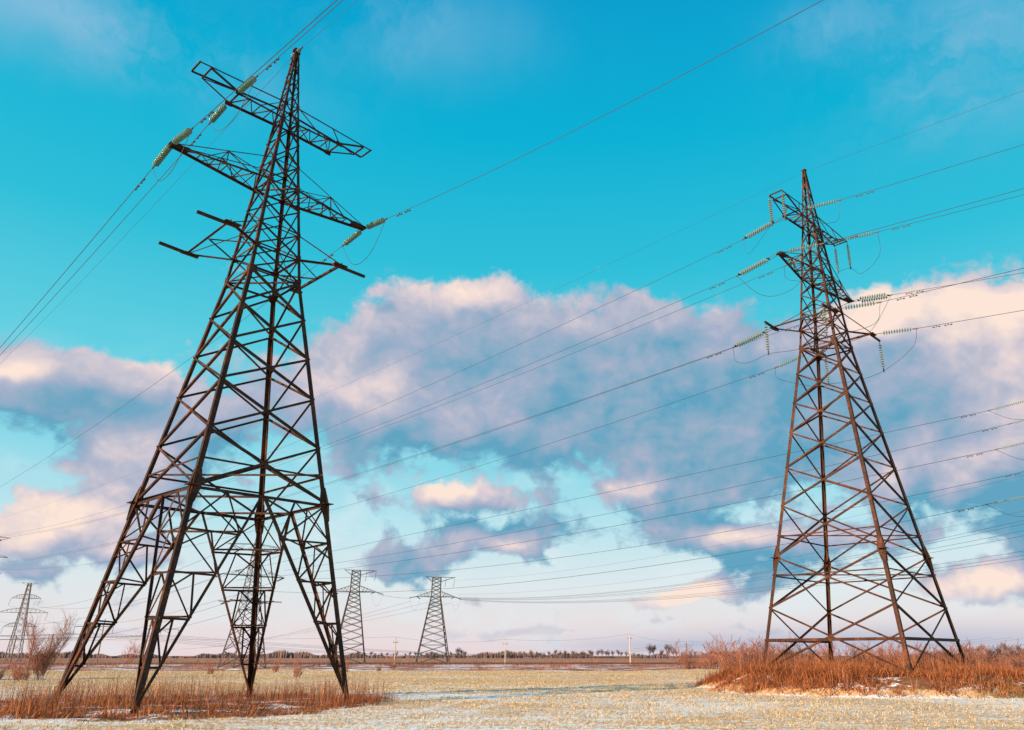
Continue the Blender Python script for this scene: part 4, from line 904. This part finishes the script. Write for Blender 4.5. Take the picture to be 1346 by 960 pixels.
for i in range(3):
    n_ = ['left', 'middle', 'right'][i]
    span(h1[i], (h1[i].x - 210, 160 - 6 * i, 9), 2.5, .025, n_ + ' wire leaving the first twin pole frame low over the trees')
    span(h1[i], (60 + 8 * i, 420, 8.5), 6.0, .025, n_ + ' wire from the first twin pole frame across to the far fields')
    span(h2[i], (170 + 8 * i, 330, 9), 6.5, .025, n_ + ' wire from the second twin pole frame running low along the horizon')
    span(h2[i], (h2[i].x - 230, 200 - 6 * i, 9), 2.5, .025, n_ + ' wire leaving the second twin pole frame towards the open left')
def cpole(x, y, h, label, m_=M['concrete'], r=.13, arm=1.1):
    root = empty('utility_pole', (x, y, 0), R(10)); tag(root, label, 'utility pole', 'single poles')
    bb = MB(); bb.tube([(0, 0, -.3), (0, 0, h)], r, 8, r * .7); bb.build('pole', m_, root)
    bb = MB(); bb.bar((-arm / 2, 0, h - .75), (arm / 2, 0, h - .75), .09); bb.build('crossarm', M['far_steel'], root)
    for q in (-arm / 2 + .05, arm / 2 - .05):
        bb = MB(); bb.lathe((q, 0, h - .7), (0, 0, 1), [(0, .03), (.1, .03), (.14, .07), (.26, .06), (.3, .03)], 6); bb.build('pin_insulator', M['glass'], root)
    bb = MB(); bb.lathe((0, 0, h), (0, 0, 1), [(0, .03), (.12, .03), (.16, .07), (.3, .06), (.36, .03)], 6); bb.build('pin_insulator', M['glass'], root)
    return Vector((x, y, h + .3))
pp = [cpole(-34.4, 172, 5.6, 'grey brown pole rising from the shrub next to the outer foot of the biggest pylon', M['oldconcrete']),
      cpole(-13.0, 190, 5.5, 'pale sunlit concrete pole in the middle of the open field edge'),
      cpole(16.1, 200, 6.9, 'tallest pale pole, dark at its top, standing apart behind the field', M['concrete'], .18),
      cpole(38.5, 260, 6.2, 'thin dark pole standing among the bare shrubs left of the mound', M['wood'], .16)]
chain = [Vector((-160, 150, 6))] + pp + [Vector((150, 330, 6))]
for i, (a_, b_) in enumerate(zip(chain[:-1], chain[1:])):
    span(a_, b_, .8, .014, ['thin wire running in from the open left to the first single pole', 'thin wire between the shrub pole and the sunlit concrete pole', 'thin wire between the sunlit pole and the tallest pale pole', 'thin wire from the tallest pale pole to the pole in the shrubs', 'thin wire leaving the pole in the shrubs behind the mound'][i])
for i, (x_, y_, h_) in enumerate(((-95.2, 145, 5.6), (-79.3, 125, 5.0), (-70.5, 115, 5.1))):
    root = empty('wooden_post', (x_, y_, 0), 0); tag(root, ['thin dark wooden post left of the bare tree, farthest of three', 'middle wooden post among the branches of the bare tree', 'thick reddish wooden post on the right side of the bare tree'][i], 'post', 'posts by the bare tree')
    bb = MB(); bb.tube([(0, 0, -.2), (.1, 0, h_)], .13, 7, .10); bb.build('shaft', M['wood'], root); bb = MB(); bb.bar((-.5, 0, h_ - .4), (.6, 0, h_ - .4), .07); bb.build('crossbar', M['wood'], root)

# ------------------------------------------------------------------ bare trees and shrubs
def bare_tree(h, seed, spread=0.5, levels=4, r0=0.12, twigr=0.012, kids=5, trunk_f=0.28, upward=0.5, wobble=0.12, taper=.6):
    """returns (trunk MB, crown MB)"""
    rd = random.Random(seed); tk, cr = MB(), MB()
    def limb(bb, p, d_, L, r, n=4, sides=4):
        pts = [p]; d_ = d_.normalized()
        for k in range(n):
            d_ = (d_ + Vector((rd.uniform(-1, 1), rd.uniform(-1, 1), rd.uniform(-.4, .7) * upward)) * wobble).normalized()
            pts.append(pts[-1] + d_ * L / n)
        bb.tube(pts, r, sides, r * taper); return pts, d_
    def grow(p, d_, L, r, lv):
        pts, dn = limb(tk if lv == 0 else cr, p, d_, L, max(r, twigr), 4 if lv < 3 else 2, 6 if lv == 0 else (4 if lv < 2 else 3))
        if lv >= levels: return
        nk = kids + (1 if lv > 0 else 2)
        for k in range(nk):
            f = rd.uniform(.30 if lv else .45, 1.0); i = min(len(pts) - 2, int(f * (len(pts) - 1))); q = pts[i].lerp(pts[i + 1], f * (len(pts) - 1) - i)
            a = rd.uniform(0, 2 * math.pi); side = Vector((math.cos(a), math.sin(a), 0))
            nd_ = (dn * (1 - spread) + side * spread + Vector((0, 0, upward * .45))).normalized()
            grow(q, nd_, L * rd.uniform(.55, .85) * (1 if lv else .95), r * rd.uniform(.42, .58), lv + 1)
    grow(Vector((0, 0, -.1)), Vector((rd.uniform(-.1, .1), 0, 1)), h * (trunk_f + .2), r0, 0)
    allv = tk.v + cr.v; s_ = h / max(v[2] for v in allv)
    for bb in (tk, cr): bb.v = [(v[0] * s_, v[1] * s_, v[2] * s_) for v in bb.v]
    return tk, cr
def tree(name, x, y, h, seed, label, cat='tree', bark=None, twig=None, group=None, **kw):
    tk, cr = bare_tree(h, seed, **kw); root = empty(name, (x, y, float(height(x, y)) - .05), seed); tag(root, label, cat, group)
    tk.build('trunk', bark or M['bark'], root); cr.build('crown', twig or M['twig'], root); return root
def shrub_mb(h, seed, stems=46, w=.9, r=.014, fan=.38, tw=16):
    rd = random.Random(seed); st, cr = MB(), MB()
    for k in range(stems):
        a = rd.uniform(0, 2 * math.pi); rr = rd.random() ** .5 * w * .55; p = Vector((math.cos(a) * rr, math.sin(a) * rr, -.1))
        d_ = Vector((math.cos(a) * rr * .35 + rd.uniform(-fan, fan), math.sin(a) * rr * .35 + rd.uniform(-fan, fan), 1)).normalized(); L = h * (.28 + .76 * rd.random() ** 1.5); pts = [p]
        for q in range(4): d_ = (d_ + Vector((rd.uniform(-1, 1), rd.uniform(-1, 1), 0)) * .10).normalized(); pts.append(pts[-1] + d_ * L / 4)
        st.tube(pts, r * 1.5, 3, r * .5)
        for q in range(tw):
            f = rd.uniform(.12, .98) * 4; i = min(3, int(f)); b0 = pts[i].lerp(pts[i + 1], f - i); aa = rd.uniform(0, 2 * math.pi)
            dd = Vector((math.cos(aa) * .55, math.sin(aa) * .55, rd.uniform(.5, 1.2))).normalized(); l2 = h * rd.uniform(.08, .26)
            b1 = b0 + dd * l2; cr.tube([b0, b0.lerp(b1, .5) + Vector((rd.uniform(-.04, .04), rd.uniform(-.04, .04), 0)), b1], r * .8, 3, r * .35)
            for z in range(2):
                c0 = b0.lerp(b1, rd.uniform(.3, .8)); c1 = c0 + (dd + Vector((rd.uniform(-.7, .7), rd.uniform(-.7, .7), .1))).normalized() * l2 * .5; cr.tube([c0, c1], r * .6, 3, r * .3)
    return st, cr
st, cr = shrub_mb(7.0, 31, 15, 1.0, .014, .5, 50)
root = empty('bare_tree', (-53.0, 86, 0), 0.6); tag(root, 'wide bare tree with several stems and fine twigs, beside three wooden posts', 'tree'); st.build('trunk', M['bark'], root); cr.build('crown', M['twig'], root)
tree('bare_tree', -52.4, 100, 5.0, 9, 'small bare tree with a thin stem, seen between two feet of the biggest pylon', twigr=.013, levels=4, kids=3, spread=.45, r0=.05, trunk_f=.40, wobble=.2)
SHR = []
def shrub(x, y, h, label, kind, group, w=1.6, rz=0.0, scale_w=1.0):
    """first of each kind is built, the rest are copies of it with their parts"""
    if len(SHR) <= kind or SHR[kind] is None:
        while len(SHR) <= kind: SHR.append(None)
        st, cr = shrub_mb(3.0, 100 + kind, 60 if kind < 3 else 18, w if kind < 3 else 1.1); root = empty('bare_shrub', (0, 0, 0)); st.build('stems', M['bark'], root); cr.build('twigs', M['twig'], root); SHR[kind] = root; o_ = root
    else: o_ = copy_tree(SHR[kind])
    o_.location = (x, y, float(height(x, y)) - .1); o_.scale = (scale_w * h / 3, scale_w * h / 3, h / 3); o_.rotation_euler = (0, 0, rz)
    tag(o_, label, 'shrub', group); return o_
rs = random.Random(5)
GB = 'bare shrubs behind the mound'
for i in range(26):
    px = 968 + i * 15.4; dist = rs.uniform(78, 92); xx = (px - 740) / 1035 * dist * .96
    shrub(xx, dist, rs.uniform(2.6, 3.9) * (1.15 if i < 6 else 1.0), 'red brown leafless shrub in the thicket behind the mound', i % 3, GB, rz=i * 1.3, scale_w=rs.uniform(.9, 1.35))
for i in range(9):
    px = 1012 + i * 36 + rs.uniform(-8, 8); dist = rs.uniform(71, 75); xx = (px - 740) / 1035 * dist * .96
    shrub(xx, dist, rs.uniform(1.6, 2.3), 'red brown leafless shrub in the thicket behind the mound', (i + 1) % 3, GB, rz=i * 2.1, scale_w=1.3)
for i, (px, d_, h_) in enumerate(((893, 150, 4.6), (905, 152, 4.2), (916, 146, 3.0), (926, 143, 3.6), (936, 140, 5.6), (944, 142, 4.6), (956, 150, 2.6), (900, 140, 2.4))):
    shrub((px - 740) / 1035 * d_ * .96, d_, h_, 'leafless reddish shrub of the small group at the far field edge left of the mound', 3, 'shrubs at the far field edge', rz=i * 1.1, scale_w=1.1)
for i, (px, d_, h_, lb) in enumerate(((42, 84, 2.4, 'open red brown shrub around the base of the wide bare tree'), (52, 83, 2.2, 'low twiggy shrub right of the wide bare tree trunk'), (8, 86, 2.3, 'dark twiggy shrub at the outermost left, on the rough strip'), (20, 88, 1.9, 'small shrub left of the wide bare tree'), (522, 150, 2.8, 'thin pale shrub growing against the grey brown pole'), (505, 138, 1.2, 'low shrub left of the pole shrub on the strip'),
                                      (463, 120, 2.4, 'small reddish shrub seen behind the outer right foot of the biggest pylon'), (400, 95, 2.4, 'thin shrub standing between the two right feet of the biggest pylon'), (290, 110, 2.0, 'small shrub left of the rear foot of the biggest pylon'), (375, 125, 2.3, 'small shrub just right of the rear foot of the biggest pylon'))):
    shrub((px - 740) / 1035 * d_ * .96, d_, h_, lb, 3 if i not in (2, 5) else i % 2, 'scattered field shrubs', rz=i * 1.7, scale_w=1.2 if i < 4 else .8)
# line of trees on the horizon: individual bare trees where they can be told apart
FT = []
for k in range(4):
    tk, cr = bare_tree(9.0, 40 + k, spread=.5, levels=3, r0=.2, twigr=.045, kids=5, trunk_f=.22, upward=.5)
    root = empty('bare_tree', (0, 0, 0)); tk.build('trunk', M['darkbark'], root); cr.build('crown', M['hazetwig'], root); FT.append(root)
used = [False] * 4
spots = [(668 + rs.uniform(-2, 2) + i * 5.3, rs.uniform(560, 640), rs.uniform(3.8, 7.2)) for i in range(34)] + [(852, 520, 9.5), (858, 522, 9), (876, 560, 10), (884, 560, 8.5), (868, 610, 7), (604, 620, 8.5), (608, 622, 7)]
spots += [(870 + i * 9 + rs.uniform(-3, 3), rs.uniform(560, 660), rs.uniform(5, 8)) for i in range(10)] + [(1262 + i * 6 + rs.uniform(-2, 2), rs.uniform(330, 420), rs.uniform(5, 8)) for i in range(14)]
spots += [(470 + i * 7 + rs.uniform(-3, 3), rs.uniform(640, 760), rs.uniform(4.5, 6.5)) for i in range(22)]
for i, (px, d_, h_) in enumerate(spots):
    k = i % 4; o_ = FT[k] if not used[k] else copy_tree(FT[k]); used[k] = True
    x_ = (px - 740) / 1035 * d_ * .95; o_.location = (x_, d_, -.1); o_.scale = (h_ / 9 * .8, h_ / 9 * .8, h_ / 9 * 1.05); o_.rotation_euler = (0, 0, i * 1.9)
    tag(o_, 'small dark leafless tree in the row on the horizon', 'tree', 'far row of bare trees')
# the merged belt of woods beyond
bb = MB(); rt = random.Random(77)
for i in range(20000):
    px = rt.uniform(-60, 1420); d_ = rt.uniform(780, 950); x_ = (px - 740) / 1035 * d_ * .95
    hh_ = (3.6 + 2.2 * math.sin(px * .021) + 1.6 * math.sin(px * .067 + 1) + 1.2 * math.sin(px * .19)) * rt.uniform(.3, 1.05) * .8 + 1.6
    w_ = rt.uniform(.25, .8)
    p = Vector((x_, d_, -.3)); a = rt.uniform(0, 3.14)
    dx1 = Vector((math.cos(a), math.sin(a), 0)) * w_
    k = len(bb.v); bb.v += [tuple(p - dx1), tuple(p + dx1), tuple(p + dx1 * rt.uniform(.5, 1.3) + Vector((0, 0, hh_ * .7))), tuple(p + Vector((rt.uniform(-.4, .4), 0, hh_))), tuple(p - dx1 * rt.uniform(.5, 1.3) + Vector((0, 0, hh_ * .65)))]
    bb.f.append((k, k + 1, k + 2, k + 3, k + 4))
o = bb.build('far_woods', M['hazetwig']); tag(o, 'low dark belt of far woods along the whole horizon', 'woods', kind='stuff')
